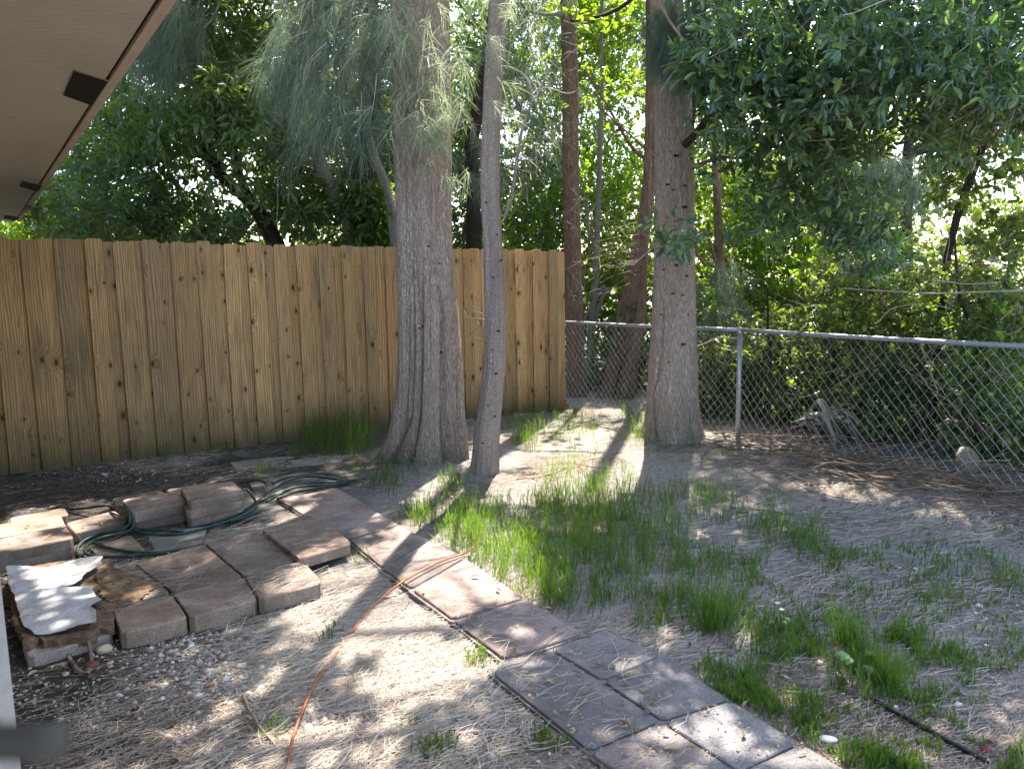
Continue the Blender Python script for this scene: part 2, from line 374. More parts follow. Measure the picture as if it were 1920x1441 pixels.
M['deadleaf'] = leafmat('fallen_leaf', [(0, (.05, .035, .025)), (.3, (.17, .11, .07)), (.6, (.36, .24, .12)), (1, (.42, .34, .2))], (.4, .25, .08), .2, .6)

# ------------------------------------------------------------------ ground
SLABS = []      # (quad xy ccw, top z) of everything flat that lies on the ground
def inquad(x, y, q):
    q = np.asarray(q)[:, :2]; n = len(q); ar = 0
    for i in range(n): ar += q[i][0] * q[(i + 1) % n][1] - q[(i + 1) % n][0] * q[i][1]
    if ar < 0: q = q[::-1]
    r = np.ones(np.shape(x), bool)
    for i in range(n):
        a, b = q[i], q[(i + 1) % n]; r &= ((b[0] - a[0]) * (y - a[1]) - (b[1] - a[1]) * (x - a[0])) >= 0
    return r
def gz(x, y):
    x = np.asarray(x, float); y = np.asarray(y, float)
    z = .010 * v2(x, y, .9) + .007 * v2(x, y, 3.1, 3.3) + .004 * v2(x, y, 9.0, 7.7) + .0025 * v2(x, y, 31.0, 2.2)
    # litter banked against the chain-link fence and round the big trunk feet
    for (cx, cy, r, h) in MOUNDS: z = z + h * np.exp(-((x - cx) ** 2 + (y - cy) ** 2) / r ** 2)
    return z
T1 = G(800, 862); T2 = G(908, 893); T3 = G(1262, 832)
MOUNDS = [(T1[0], T1[1], .7, .035), (T3[0], T3[1], .7, .03), (2.9, 6.2, .6, .06), (3.6, 5.4, .7, .08), (2.2, 7.6, .8, .05)]
def surf(x, y):
    z = gz(x, y)
    for q, zt in SLABS:
        z = np.where(inquad(x, y, q), np.maximum(z, zt), z)
    return z
def axis(dense0, dense1, step, far0, far1):
    a = list(np.arange(dense0, dense1 + 1e-6, step)); s = step
    while a[-1] < far1: s *= 1.35; a.append(a[-1] + s)
    s = step
    while a[0] > far0: s *= 1.35; a.insert(0, a[0] - s)
    return np.array(a)
gx = axis(-4.6, 4.8, .032, -160, 160); gy = axis(1.4, 9.8, .032, -40, 220)
XX, YY = np.meshgrid(gx, gy, indexing='ij'); ZZ = gz(XX, YY)
nx, ny = XX.shape; idx = np.arange(nx * ny).reshape(nx, ny)
FQ = np.stack([idx[:-1, :-1], idx[1:, :-1], idx[1:, 1:], idx[:-1, 1:]], -1).reshape(-1, 4)
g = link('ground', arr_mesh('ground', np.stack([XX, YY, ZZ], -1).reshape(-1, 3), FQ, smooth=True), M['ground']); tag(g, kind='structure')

# ------------------------------------------------------------------ house: eave overhead and the corner trim
ZS = 2.42
eA = G(330, 2, ZS); eB = G(20, 440, ZS); ed = norm((eB - eA)[None])[0]; en = np.array([ed[1], -ed[0], 0])   # along the eave, outwards
if np.dot(en, -np.array([eA[0], eA[1], 0])) < 0 and False: en = -en
# make en point away from the house (towards the yard, +x side)
if en[0] < 0: en = -en
house = empty('house', (0, 0, 0), 'tan house eave with textured soffit, black vents and a white post at the left edge', 'house')
def along(s, o, z): p = eA + ed * s + en * o; return (p[0], p[1], z)
s0, s1 = -4.5, 9.0; OW = -3.2
mb = MB(); mb.add([along(s0, -.055, ZS), along(s1, -.055, ZS), along(s1, OW, ZS), along(s0, OW, ZS),
                   along(s0, -.055, ZS + .05), along(s1, -.055, ZS + .05), along(s1, OW, ZS + .05), along(s0, OW, ZS + .05)],
                  [(0, 1, 2, 3), (4, 7, 6, 5), (0, 4, 5, 1), (1, 5, 6, 2), (2, 6, 7, 3), (3, 7, 4, 0)])
mb.build('soffit', M['soffit'], house)
def bar(name, o0, o1, z0, z1, mat, parent, a=s0, b=s1):
    mb = MB(); V = [along(a, o0, z0), along(b, o0, z0), along(b, o1, z0), along(a, o1, z0)]; V += [(p[0], p[1], z1) for p in V]
    mb.add(V, [(0, 1, 2, 3), (4, 7, 6, 5), (0, 4, 5, 1), (1, 5, 6, 2), (2, 6, 7, 3), (3, 7, 4, 0)])
    return mb.build(name, mat, parent)
bar('shadow_gap', -.052, -.040, ZS + .012, ZS + .05, M['crack'], house)
bar('fascia', -.038, 0, ZS - .004, ZS + .19, M['fascia'], house)
bar('drip_edge', .002, .012, ZS + .15, ZS + .20, M['white_trim'], house)
mb = MB(); V = [along(s0, .03, ZS + .205), along(s1, .03, ZS + .205), along(s1, -4.5, ZS + 1.5), along(s0, -4.5, ZS + 1.5)]
V += [(p[0], p[1], p[2] + .03) for p in V]
mb.add(V, [(0, 1, 2, 3), (4, 7, 6, 5), (0, 4, 5, 1), (1, 5, 6, 2), (2, 6, 7, 3), (3, 7, 4, 0)]); mb.build('roof', M['rotwood'], house)
for q in ([(138, 133), (202, 153), (172, 197), (119, 178)], [(42, 340), (78, 348), (71, 359), (36, 349)], [(10, 403), (34, 408), (29, 414), (6, 409)]):
    P = [G(a, b, ZS - .003) for a, b in q]; ctr = sum(P) / 4
    mb = MB(); mb.prism([tuple(ctr[:2] + (p - ctr)[:2] * 1.07) for p in P], ZS - .003, ZS - .001); fr = mb.build('soffit_vent', M['ventframe'], house)
    mb = MB(); mb.prism([tuple(p[:2]) for p in P], ZS - .006, ZS - .0035); mb.build('screen', M['vent'], fr)
# wall under the eave, to the left of the door where the photograph was taken, and the corner trim at the left edge
tp = PY(29, 1345, .95); tdir = ed[:2] / np.linalg.norm(ed[:2])
tn = np.array([tdir[1], -tdir[0]]);  tn = tn if tn[0] > 0 else -tn
tr0 = tp[:2]
def trq(a0, a1, b0, b1): return [tuple(tr0 + tdir * a + tn * b) for a, b in ((a0, b0), (a1, b0), (a1, b1), (a0, b1))]
MB().prism(trq(0, .11, -.12, 0), -.02, ZS - .01).build('porch_post', M['white_trim'], house)
MB().prism(trq(-1.2, 7.8, -1.35, -1.22), -.05, ZS - .004).build('wall', M['wallpaint'], house)

# dark blurred bar close to the lens
hb = PY(75, 1400, .066)
hnd = empty('blurred_bar', hb, 'dark blurred bar almost touching the lens in the lower left corner', 'bar')
mb = MB(); mb.tube(spline([hb + np.array([-.040, -.005, .0012]), hb + np.array([-.013, 0, .0006]), hb + np.array([.0015, .001, -.0003])], 10), [.0017] * 11, 12); mb.build('rod', M['darkplastic'], hnd, True)
mb = MB(); mb.tube([hb + np.array([-.040, -.005, .0012]), hb + np.array([-.040, -.02, .0012])], .004, 12); mb.build('bracket', M['darkplastic'], hnd, True)

# ------------------------------------------------------------------ timber fence: every board
FA = np.array([-4.20, 6.19]); FB = np.array([.655, 9.06]); fd = (FB - FA) / np.linalg.norm(FB - FA); fnn = np.array([fd[1], -fd[0]])   # fnn towards the yard
FL = np.linalg.norm(FB - FA); frz = math.atan2(fd[1], fd[0])
fence = empty('timber_fence', (*((FA + FB) / 2), 0), 'tall tan pine privacy fence of overlapping knotty upright boards', 'fence')
def board_mesh(name, w, h, th, ear=.022):
    # dog-eared board standing on z=0, face towards -y, slight cupping and chamfers
    prof = [(-w / 2, 0), (w / 2, 0), (w / 2, h - ear), (w / 2 - ear * .8, h), (-w / 2 + ear * .8, h), (-w / 2, h - ear)]
    b = .0025; V = []; 
    for y, ins in ((-th / 2, b), (-th / 2 + b, 0), (th / 2, 0)):
        for (x, z) in prof: V.append((x - math.copysign(ins, x), y, z - (ins if z > h - .001 else 0)))
    Fs = [tuple(range(6)), tuple(range(17, 11, -1))]
    for k in (0, 6):
        for i in range(6): Fs.append((k + i, k + 6 + i, k + 6 + (i + 1) % 6, k + (i + 1) % 6))
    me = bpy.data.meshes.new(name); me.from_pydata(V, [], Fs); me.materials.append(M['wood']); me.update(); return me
def topz(s): return 1.955 - .055 * s / FL        # the fence top drops a little towards its far end
pitch = .2235; front = [board_mesh('board', .142 - .004 * k, 1.93, .017) for k in range(3)]; back = [board_mesh('board', .132, 1.92, .017, .03) for k in range(2)]
s = -2.6; k = 0
nails = MB()
while s < FL + .01:
    for layer in (0, 1):
        ss = s + (pitch / 2 if layer else 0)
        if ss > FL - .05: 
            if layer: continue
            ss = FL - .072
        me = front[k % 3] if not layer else back[k % 2]
        off = .017 if not layer else -.009
        p = FA + fd * ss + fnn * (off + random.uniform(-.002, .002))
        o = link('board', me, None, fence)
        zb = float(gz(p[0], p[1])) + random.uniform(.008, .03)
        o.location = (p[0], p[1], zb); h = me.vertices[3].co.z
        o.scale = (random.uniform(.88, 1.08), 1, (topz(ss) - zb + random.uniform(-.012, .010)) / 1.93)
        o.rotation_euler = (random.uniform(-.004, .004), random.uniform(-.006, .006), frz + random.uniform(-.01, .01))
        for zr in (.32, 1.02, 1.72):
            for dx in (-.04, .04):
                q = FA + fd * (ss + dx + random.uniform(-.01, .01)) + fnn * (off + .0115)
                if layer and abs(dx) < 1: q = FA + fd * (ss + dx * .3) + fnn * (off + .0115)
                nails.box((q[0], q[1], zr + random.uniform(-.015, .015)), (.0032, .003, .0032), frz)
    s += pitch; k += 1
nl = nails.build('nail_heads', M['black_rubber'], fence); nl['kind'] = 'stuff'
for zr in (.32, 1.02, 1.72):
    p = (FA + FB) / 2 - fnn * .045 - fd * 1.3
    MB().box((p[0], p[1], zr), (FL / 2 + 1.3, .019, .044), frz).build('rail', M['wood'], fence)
s = -2.4
while s < FL + .2:
    p = FA + fd * min(s, FL - .06) - fnn * .11
    MB().box((p[0], p[1], .9), (.044, .044, .95), frz).build('post', M['wood'], fence); s += 2.43
p = FA + fd * (FL - .12) - fnn * .03
MB().box((p[0], p[1], .045), (.16, .018, .04), frz).build('kickboard', M['rotwood'], fence)

# ------------------------------------------------------------------ chain-link fence
C0 = np.array([.600, 9.20]); C1 = G(1383, 828)[:2]; C2 = np.array([3.62, 4.33]); C3 = C2 + (C2 - C1)
clf = empty('chain_link_fence', (C1[0], C1[1], 0), 'galvanised chain-link fence with a round top rail in front of the undergrowth', 'fence')
HC = 1.055
tie = MB(); wire_v = []; wire_f = []; nb = 0
cell = .043
for A, B in ((C0, C1), (C1, C2), (C2, C3)):
    L = np.linalg.norm(B - A); d = (B - A) / L; nn = np.array([-d[1], d[0]]); nn = nn if nn[1] < 0 or nn[0] < 0 else -nn
    a3 = np.array([A[0], A[1], HC]); b3 = np.array([B[0], B[1], HC])
    mb = MB(); mid = (a3 + b3) / 2 + np.array([0, 0, -.006]); mb.tube(spline([a3, mid, b3], 8), .0185, 14); mb.build('top_rail', M['galv'], clf, True)
    nw = int(L / cell); rows = int((HC - .03) / cell / 2)
    for i in range(nw):
        pts = []
        for r in range(rows * 2 + 1):
            sx_ = (i + ((r + i) % 2)) * cell
            z = .012 + (r / (rows * 2)) * (HC - .02)
            sway = .018 * math.sin(i * .31) * math.exp(-z * 2) + .010 * math.sin(i * .11 + 1)
            q = A + d * min(sx_ + .004 * math.sin(r * 2.1 + i), L) + nn * ((.0025 if (r + i) % 2 else -.0025) + sway + .012)
            pts.append((q[0], q[1], z))
        V, Fs = tube_arr(pts, .00165, 4)
        wire_v.append(V); wire_f.append(Fs + nb); nb += len(V)
    for i in range(int(L / .55)):
        q = A + d * (.3 + i * .55)
        c_ = np.array([q[0], q[1], HC]); a = np.linspace(0, 2 * math.pi, 9)
        tie.tube([c_ + np.array([nn[0] * math.cos(t_) * .0205, nn[1] * math.cos(t_) * .0205, math.sin(t_) * .0205 - .001]) for t_ in a], .0016, 4)
fab = link('wire_fabric', arr_mesh('wire_fabric', np.concatenate(wire_v), np.concatenate(wire_f)), M['wire'], clf); fab['kind'] = 'stuff'
tie.build('wire_ties', M['wire'], clf)['kind'] = 'stuff'
for Pp, r in ((C0, .03), (C1, .0235), (C2, .0235)):
    mb = MB(); mb.tube([(Pp[0], Pp[1], -.05), (Pp[0], Pp[1], .5), (Pp[0], Pp[1], HC - .03)], r, 16); po = mb.build('post', M['galv'], clf, True)
    mb = MB(); mb.tube([(Pp[0], Pp[1], HC - .045), (Pp[0], Pp[1], HC - .02), (Pp[0], Pp[1], HC + .012), (Pp[0], Pp[1], HC + .026)], [r + .004, r + .005, r + .002, .008], 16); mb.build('cap', M['galv'], po, True)
    mb = MB(); mb.tube([(Pp[0], Pp[1], .53), (Pp[0], Pp[1], .545)], r + .003, 16); mb.build('tension_band', M['galv'], po, True)

# ------------------------------------------------------------------ trunks
def stemfun(samples, Y):
    """samples (px, py, rpx[, dy]) along a stem -> arrays z, x, y, r"""
    out = []
    for sm in samples:
        dy = sm[3] if len(sm) > 3 else 0
        p = PY(sm[0], sm[1], Y + dy); out.append((p[2], p[0], p[1], sm[2] * (Y + dy) / F))
    out.sort(); return np.array(out)
TR = {}
from mathutils.bvhtree import BVHTree
def trunk(name, stems, mat, parent, z0=-.04, z1=8.5, nth=150, nz=230, amp=.006, flare=0.0, groove=9, zpow=1.35, cuts=(), gw=.014, key=None):
    zz = z0 + (z1 - z0) * np.linspace(0, 1, nz) ** zpow
    th = np.linspace(0, 2 * math.pi, nth, endpoint=False)
    st = [np.stack([zz] + [np.interp(zz, s_[:, 0], s_[:, k]) for k in (1, 2, 3)], 1) for s_ in stems]
    # centre: area weighted mean
    wts = np.stack([s_[:, 3] ** 2 for s_ in st]); cx = sum(w * s_[:, 1] for w, s_ in zip(wts, st)) / wts.sum(0); cy = sum(w * s_[:, 2] for w, s_ in zip(wts, st)) / wts.sum(0)
    ux, uy = np.cos(th)[None], np.sin(th)[None]
    R = np.zeros((nz, nth))
    for s_ in st:
        ox = (s_[:, 1] - cx)[:, None]; oy = (s_[:, 2] - cy)[:, None]; rr = s_[:, 3][:, None]
        if flare: rr = rr * (1 + flare * np.exp(-np.maximum(zz, 0)[:, None] / .16))
        dot = ox * ux + oy * uy; cr = ox * uy - oy * ux
        t_ = dot + np.sqrt(np.maximum(rr ** 2 - cr ** 2, 0)); t_ = np.where(np.abs(cr) < rr, t_, -1)
        R = np.maximum(R, t_)
    R = np.maximum(R, .02)
    R = (np.roll(R, 1, 1) + 2 * R + np.roll(R, -1, 1)) / 4
    P = np.stack([ux * 5 + 0 * R, uy * 5 + 0 * R, zz[:, None] + 0 * R], -1)
    lob = vnoise(P * np.array([.35, .35, .5])) * amp * 3.0
    strk = vnoise(P * np.array([groove * .55, groove * .55, 1.2])) * amp * .9 + vnoise(P * np.array([groove * 1.6, groove * 1.6, 7.0]) + 9) * amp * .55
    if flare:   # buttressed toes
        toes = (np.sin(th * 7 + 1.3) * .5 + np.sin(th * 11 + .4) * .5)[None] * .035 * np.exp(-np.maximum(zz, 0)[:, None] / .13) * flare * 2
    else: toes = 0
    R = R + lob + strk + toes
    for (cz, cxx, dep_) in cuts:      # deep grooves between the fused stems, on the yard side
        gxp = np.interp(zz, cz, cxx)[:, None]; dp = np.interp(zz, cz, dep_)[:, None]; X_ = cx[:, None] + R * ux
        R = R - dp * np.exp(-((X_ - gxp) / gw) ** 2) * (uy < .1) * (1 + .35 * vnoise(P * np.array([0, 0, 5.0]) + 3))
    V = np.stack([cx[:, None] + R * ux, cy[:, None] + R * uy, zz[:, None] + 0 * R], -1).reshape(-1, 3)
    idx = np.arange(nz * nth).reshape(nz, nth); nx_ = np.roll(idx, -1, 1)
    FQ = np.stack([idx[:-1], nx_[:-1], nx_[1:], idx[1:]], -1).reshape(-1, 4)
    if key: TR[key] = BVHTree.FromPolygons([tuple(v) for v in V.tolist()], FQ.tolist())
    return link(name, arr_mesh(name, V, FQ, smooth=True), mat, parent)
def cut(pts, Y):
    q = sorted((PY(a, b, Y)[2], PY(a, b, Y)[0], d) for a, b, d in pts); return [x[0] for x in q], [x[1] for x in q], [x[2] for x in q]
def branch(parent, pts, Y, r0, r1, mat, name='branch', n=14, sides=7, dY=0.0, jit=.006):
    k = len(pts); Q = [PY(p[0], p[1], Y + dY * i / max(1, k - 1)) for i, p in enumerate(pts)]
    Q = spline(Q, n); Q = Q + (RNG.random(Q.shape) - .5) * jit
    rr = np.linspace(r0, r1, len(Q)); V, Fs = tube_arr(Q, rr, sides)
    return link(name, arr_mesh(name, V, Fs, smooth=True), mat, parent)
def twigs(parent, specs, Y, mat, name='twigs', n=40):
    """a fine bundle of dead side twigs: (px,py,dx,dy,spread,count,len px)"""
    vs = []; fs = []; b = 0
    for (px, py, dx, dy, sp, cnt, ln) in specs:
        for i in range(cnt):
            y0 = Y + random.uniform(-.25, .25)
            a = [px + random.gauss(0, ln * .25), py + random.gauss(0, ln * .25)]; an = math.atan2(dy, dx) + random.gauss(0, sp); l_ = ln * random.uniform(.4, 1.1)
            p = [PY(a[0] + math.cos(an) * l_ * t_ + 0, a[1] + math.sin(an) * l_ * t_ + l_ * .25 * t_ * t_ * random.uniform(-1, 1), y0 + t_ * random.uniform(-.15, .15)) for t_ in (0, .35, .7, 1)]
            V, F_ = tube_arr(spline(p, 6), np.linspace(.003, .0012, len(spline(p, 6))), 3); vs.append(V); fs.append(F_ + b); b += len(V)
    o = link(name, arr_mesh(name, np.concatenate(vs), np.concatenate(fs)), mat, parent); o['kind'] = 'stuff'; return o

Y1 = T1[1]
tree1 = empty('casuarina_tree', (T1[0], T1[1], 0), 'broad fluted casuarina of several fused stems in front of the timber fence', 'tree')
stems = [
 [(706, 895, 26, .02), (728, 862, 26, .0), (748, 820, 24, -.03), (762, 740, 20, -.05), (766, 640, 19, -.06), (766, 460, 20, -.05), (761, 300, 22, 0), (757, 150, 22), (752, 0, 20), (740, -700, 12)],
 [(744, 900, 22, -.12), (764, 850, 20, -.13), (780, 790, 17, -.14), (784, 700, 15, -.14), (784, 600, 14, -.13), (783, 460, 16, -.10), (780, 300, 20, -.05), (776, 0, 18, -.05), (765, -700, 10)],
 [(806, 905, 48, -.20), (806, 865, 37, -.18), (809, 780, 27, -.18), (810, 700, 24, -.17), (811, 600, 23, -.15), (800, 460, 24, -.11), (797, 300, 28, -.05), (794, 0, 28, -.03), (780, -700, 16)],
 [(847, 892, 17, -.18), (844, 780, 14, -.18), (843, 700, 14, -.16), (838, 600, 15, -.13), (828, 460, 21, -.08), (824, 300, 23, 0), (818, 0, 24, 0), (810, -700, 12)],
 [(869, 885, 15, -.05), (860, 780, 13, -.05), (856, 700, 13, -.02), (846, 600, 15, 0), (832, 460, 17, .02), (826, 300, 20, .03), (820, 0, 20, .03), (812, -700, 12)],
 [(812, 880, 45, .08), (808, 700, 38, .08), (802, 460, 38, .08), (796, 0, 36, .08), (785, -700, 18, .05)]]
Yc = Y1 - .22
cuts = [cut([(771, 430, .012), (772, 490, .03), (775, 646, .04), (770, 785, .05), (737, 856, .05), (722, 892, .04)], Yc), cut([(790, 430, .0), (792, 524, .02), (791, 680, .035), (788, 785, .045), (772, 871, .05), (765, 900, .04)], Yc),
        cut([(806, 300, .0), (807, 420, .02), (812, 490, .028), (829, 576, .035), (829, 680, .045), (829, 802, .05), (838, 884, .05)], Yc), cut([(846, 480, .0), (850, 600, .02), (855, 732, .03), (858, 871, .04)], Yc), cut([(806, 490, .02), (806, 600, .012), (808, 700, 0)], Yc), cut([(757, 200, .02), (756, 420, .02), (757, 600, .012), (756, 700, 0)], Yc)]
trunk('trunk', [stemfun(s_, Y1) for s_ in stems], M['bark_big'], tree1, nth=260, nz=320, amp=.0045, groove=12, cuts=cuts, gw=.011, key='t1')
tree2 = empty('slim_casuarina_tree', (T2[0], T2[1], 0), 'slim straight casuarina just right of the broad fluted trunk', 'tree')
Y2 = T2[1] + .12
trunk('trunk', [stemfun([(907, 900, 25), (913, 820, 24), (919, 760, 22.5), (927, 690, 21), (930, 600, 20.5), (928, 520, 19), (926, 460, 18), (921, 380, 17.5), (920, 300, 17.5), (925, 160, 17), (932, 60, 17), (936, 0, 16.5), (955, -900, 9)], Y2)], M['bark_slim'], tree2, nth=110, nz=260, amp=.0062, flare=.14, key='t2')
tree3 = empty('grey_trunk_tree', (T3[0], T3[1], 0), 'stout grey trunk with dark knot scars in front of the chain-link fence', 'tree')
Y3 = T3[1] + .10
trunk('trunk', [stemfun([(1263, 838, 52), (1262, 790, 49), (1261, 740, 47), (1262, 690, 45), (1264, 600, 41), (1265, 450, 37), (1265, 300, 36), (1262, 200, 34), (1256, 100, 30), (1250, 0, 28), (1240, -900, 14)], Y3)], M['bark_big'], tree3, nth=180, nz=260, amp=.005, flare=.28, groove=12, key='t3', gw=.009,
      cuts=[cut([(1247, 440, .008), (1247, 485, .018), (1245, 560, .016), (1240, 640, .018), (1233, 705, .03), (1224, 740, .05), (1226, 800, .045), (1229, 836, .03)], Y3 - .15), cut([(1262, 760, 0), (1266, 800, .02), (1268, 836, .03)], Y3 - .17), cut([(1290, 770, 0), (1293, 810, .02), (1297, 838, .03)], Y3 - .15)])
# knot scars on it, and a few on the fluted trunk
def scar(px, py, rx, rz, key, parent):
    d = ray(px, py); hit = TR[key].ray_cast(Vector(CAM), Vector(d).normalized())
    if hit[0] is None: return
    p = np.array(hit[0]); nn_ = np.array(hit[1]); nn_ = nn_ if np.dot(nn_, d) < 0 else -nn_; ang = math.atan2(nn_[0], -nn_[1])
    mb = MB(); V = []; Fs = []
    for i, (rr, dpt) in enumerate(((1.0, -.010), (.8, .009), (.4, .006))):
        for j in range(10):
            a = j * math.tau / 10; wob = 1 + .18 * math.sin(3 * j + px)
            x_, z_ = math.cos(a) * rx * rr * wob, math.sin(a) * rz * rr * wob
            V.append((p[0] + x_ * math.cos(ang) + dpt * math.sin(ang), p[1] - dpt * math.cos(ang) + x_ * math.sin(ang), p[2] + z_))
    for k_ in (0, 10):
        for j in range(10): Fs.append((k_ + j, k_ + (j + 1) % 10, k_ + 10 + (j + 1) % 10, k_ + 10 + j))
    Fs.append(tuple(range(20, 30))); mb.add(V, Fs); mb.build('knot', M['bark_dark'], parent, True)
for (px, py, rx) in ((1268, 292, .030), (1284, 348, .022), (1252, 346, .020), (1262, 356, .014), (1283, 388, .030), (1252, 408, .012), (1282, 485, .024), (1268, 497, .022), (1288, 517, .020), (1245, 505, .014), (1262, 550, .018), (1280, 553, .018), (1281, 645, .026), (1240, 590, .013), (1255, 678, .012), (1290, 590, .012)):
    scar(px, py, rx * 1.05, rx * .5, 't3', tree3)
for (px, py, rx) in ((794, 612, .022), (786, 615, .014), (828, 660, .016), (824, 494, .012), (803, 462, .014)): scar(px, py, rx, rx * .6, 't1', tree1)
# the split seam running down its left side
for (px, py, rx) in ((938, 488, .012), (925, 520, .009), (935, 620, .014), (922, 655, .008), (930, 700, .012), (915, 760, .010), (928, 780, .012), (905, 830, .010), (932, 440, .008), (912, 380, .010)): scar(px, py, rx * 1.2, rx * .6, 't2', tree2)
# behind: red-brown trunks beyond the chain-link fence
def bgtree(name, label, pts, Y, mat, r=None, cat='tree', group=None, nth=40, nz=90, z1=None, amp=.006):
    e_ = empty(name, tuple(PY(pts[0][0], pts[0][1], Y)[:2]) + (0,), label, cat, group)
    st = stemfun(pts, Y); trunk('trunk', [st], mat, e_, z0=min(-.03, st[0, 0]), z1=z1 or st[-1, 0], nth=nth, nz=nz, amp=amp, zpow=1.0, groove=10)
    return e_
b1 = bgtree('brown_trunk_tree', 'straight red-brown trunk just beyond the end of the timber fence', [(1083, 765, 20), (1078, 640, 17), (1075, 500, 17), (1071, 350, 16), (1069, 150, 15), (1066, 0, 14), (1060, -500, 8)], 10.2, M['bark_red'])
b2 = bgtree('leaning_brown_tree', 'thick leaning red-brown trunk behind the chain-link mesh', [(1150, 775, 32), (1160, 700, 27), (1172, 620, 22), (1185, 540, 18), (1198, 470, 16), (1212, 400, 13), (1222, 280, 12), (1222, 100, 11), (1222, -400, 7)], 10.4, M['bark_red'])
b3 = bgtree('thin_leaning_tree', 'thin reddish trunk crossing behind the thick leaning one', [(1172, 775, 14), (1185, 680, 12), (1202, 600, 10), (1206, 520, 8), (1212, 400, 8), (1216, 250, 7), (1220, -200, 5)], 9.9, M['bark_red'])
b4 = bgtree('forked_sapling', 'thin forked grey sapling between the two brown trunks', [(1105, 770, 8), (1110, 600, 7), (1118, 500, 6.5), (1122, 400, 6), (1126, 250, 4.5), (1128, 160, 3), (1130, -60, 2)], 10.8, M['bark_pale'], nth=14, nz=40)
branch(b4, [(1112, 520), (1120, 545), (1134, 535), (1100, 590), (1090, 650)], 10.8, .03, .03, M['bark_pale'])
branch(b4, [(1112, 610), (1128, 560), (1145, 540)], 10.8, .04, .03, M['bark_pale'])
branch(b4, [(1119, 470), (1104, 430), (1100, 380), (1085, 330)], 10.8, .03, .012, M['bark_pale'])
branch(b4, [(1124, 300), (1150, 250), (1190, 220), (1222, 200)], 10.8, .015, .008, M['bark_red'])
branch(b2, [(1212, 300), (1180, 270), (1140, 200), (1095, 130)], 10.3, .03, .01, M['bark_red'])
branch(b2, [(1210, 320), (1230, 300), (1150, 225), (1110, 190)], 10.2, .02, .008, M['bark_red'])
branch(b1, [(1070, 40), (1130, 30), (1170, 10), (1200, -15)], 9.9, .02, .03, M['bark_dark'])
branch(b1, [(1066, 20), (1030, 28), (990, 20), (960, 0)], 9.9, .025, .01, M['twig_grey'])
twigs(b2, [(1215, 465, -1, -.25, .35, 16, 90), (1200, 500, -1, .2, .5, 14, 80), (1080, 470, 1, .3, .8, 16, 70), (1110, 420, .6, -1, .9, 12, 80), (1130, 470, -.4, 1, .9, 12, 90), (1190, 430, -1, -.6, .5, 10, 90)], 9.6, M['twig'])
twigs(b1, [(1085, 560, .2, -1, 1.0, 16, 50), (1075, 430, .8, -.6, .9, 12, 60), (1070, 90, -.8, .2, .6, 12, 90), (1000, 160, 1, .5, .8, 14, 90)], 9.4, M['twig_grey'])

# trees behind the timber fence
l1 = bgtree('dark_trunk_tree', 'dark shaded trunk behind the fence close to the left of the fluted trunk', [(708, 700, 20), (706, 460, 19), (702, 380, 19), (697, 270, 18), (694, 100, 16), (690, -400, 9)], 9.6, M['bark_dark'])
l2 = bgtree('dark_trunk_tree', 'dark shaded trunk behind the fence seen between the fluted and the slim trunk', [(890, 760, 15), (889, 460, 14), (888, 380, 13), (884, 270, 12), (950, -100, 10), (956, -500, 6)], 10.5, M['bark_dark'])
l3 = bgtree('pale_limbed_tree', 'pale grey leaning limb rising from behind the timber fence', [(700, 700, 11), (663, 458, 10), (650, 410, 10), (628, 365, 11), (605, 320, 13), (594, 280, 11), (580, 200, 9), (570, -200, 4)], 9.3, M['bark_pale'])
branch(l3, [(640, 395), (655, 360), (668, 325), (672, 290)], 9.3, .05, .02, M['bark_dark'])
l4 = bgtree('pale_limbed_tree', 'second pale leaning limb right beside the fluted trunk above the fence', [(765, 700, 11), (743, 450, 10), (735, 390, 9), (722, 340, 8), (705, 300, 8), (692, 262, 7), (680, 100, 5)], 9.1, M['bark_pale'])
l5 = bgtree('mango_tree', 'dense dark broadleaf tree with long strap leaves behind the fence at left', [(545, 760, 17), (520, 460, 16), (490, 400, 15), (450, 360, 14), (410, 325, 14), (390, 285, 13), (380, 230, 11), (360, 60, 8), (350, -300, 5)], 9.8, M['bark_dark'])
branch(l5, [(470, 380), (440, 300), (430, 200), (455, 100), (500, 30)], 9.8, .06, .025, M['bark_dark'])
branch(l5, [(480, 65), (520, 75), (640, 50), (700, -10)], 8.6, .010, .008, M['twig_grey'])
branch(l5, [(290, 125), (380, 120), (440, 115), (480, 110)], 8.3, .012, .008, M['twig_grey'])
branch(l5, [(300, 90), (350, 70), (395, 40), (415, -10)], 8.2, .010, .012, M['twig_grey'])
branch(l5, [(240, 190), (320, 165), (400, 130), (470, 95)], 8.4, .006, .010, M['twig_grey'])
branch(l5, [(520, 325), (521, 370), (519, 418)], 8.0, .003, .003, M['twig_grey'])

# casuarina limbs that carry the needle sprays
branch(tree1, [(770, -30), (762, 10), (745, 40), (700, 72), (668, 74)], Y1 - .25, .016, .008, M['bark_pale'])
branch(tree1, [(672, -10), (660, 20), (648, 55), (655, 90), (660, 125)], Y1 - .35, .012, .004, M['twig_grey'])
branch(tree1, [(735, -20), (738, 15), (745, 45), (745, 60)], Y1 - .4, .012, .009, M['twig_grey'])
branch(tree1, [(665, 75), (690, 100), (722, 120)], Y1 - .3, .007, .003, M['twig'])
branch(tree1, [(770, 25), (785, 60), (800, 85)], Y1 - .5, .006, .003, M['twig_grey'])
branch(tree1, [(792, 160), (797, 185), (801, 213)], Y1 - .4, .006, .004, M['twig'])
branch(tree1, [(790, 265), (800, 290), (835, 310), (850, 320)], Y1 - .4, .005, .003, M['twig'])
branch(tree1, [(745, 300), (720, 255), (710, 262)], Y1 - .3, .005, .003, M['twig'])
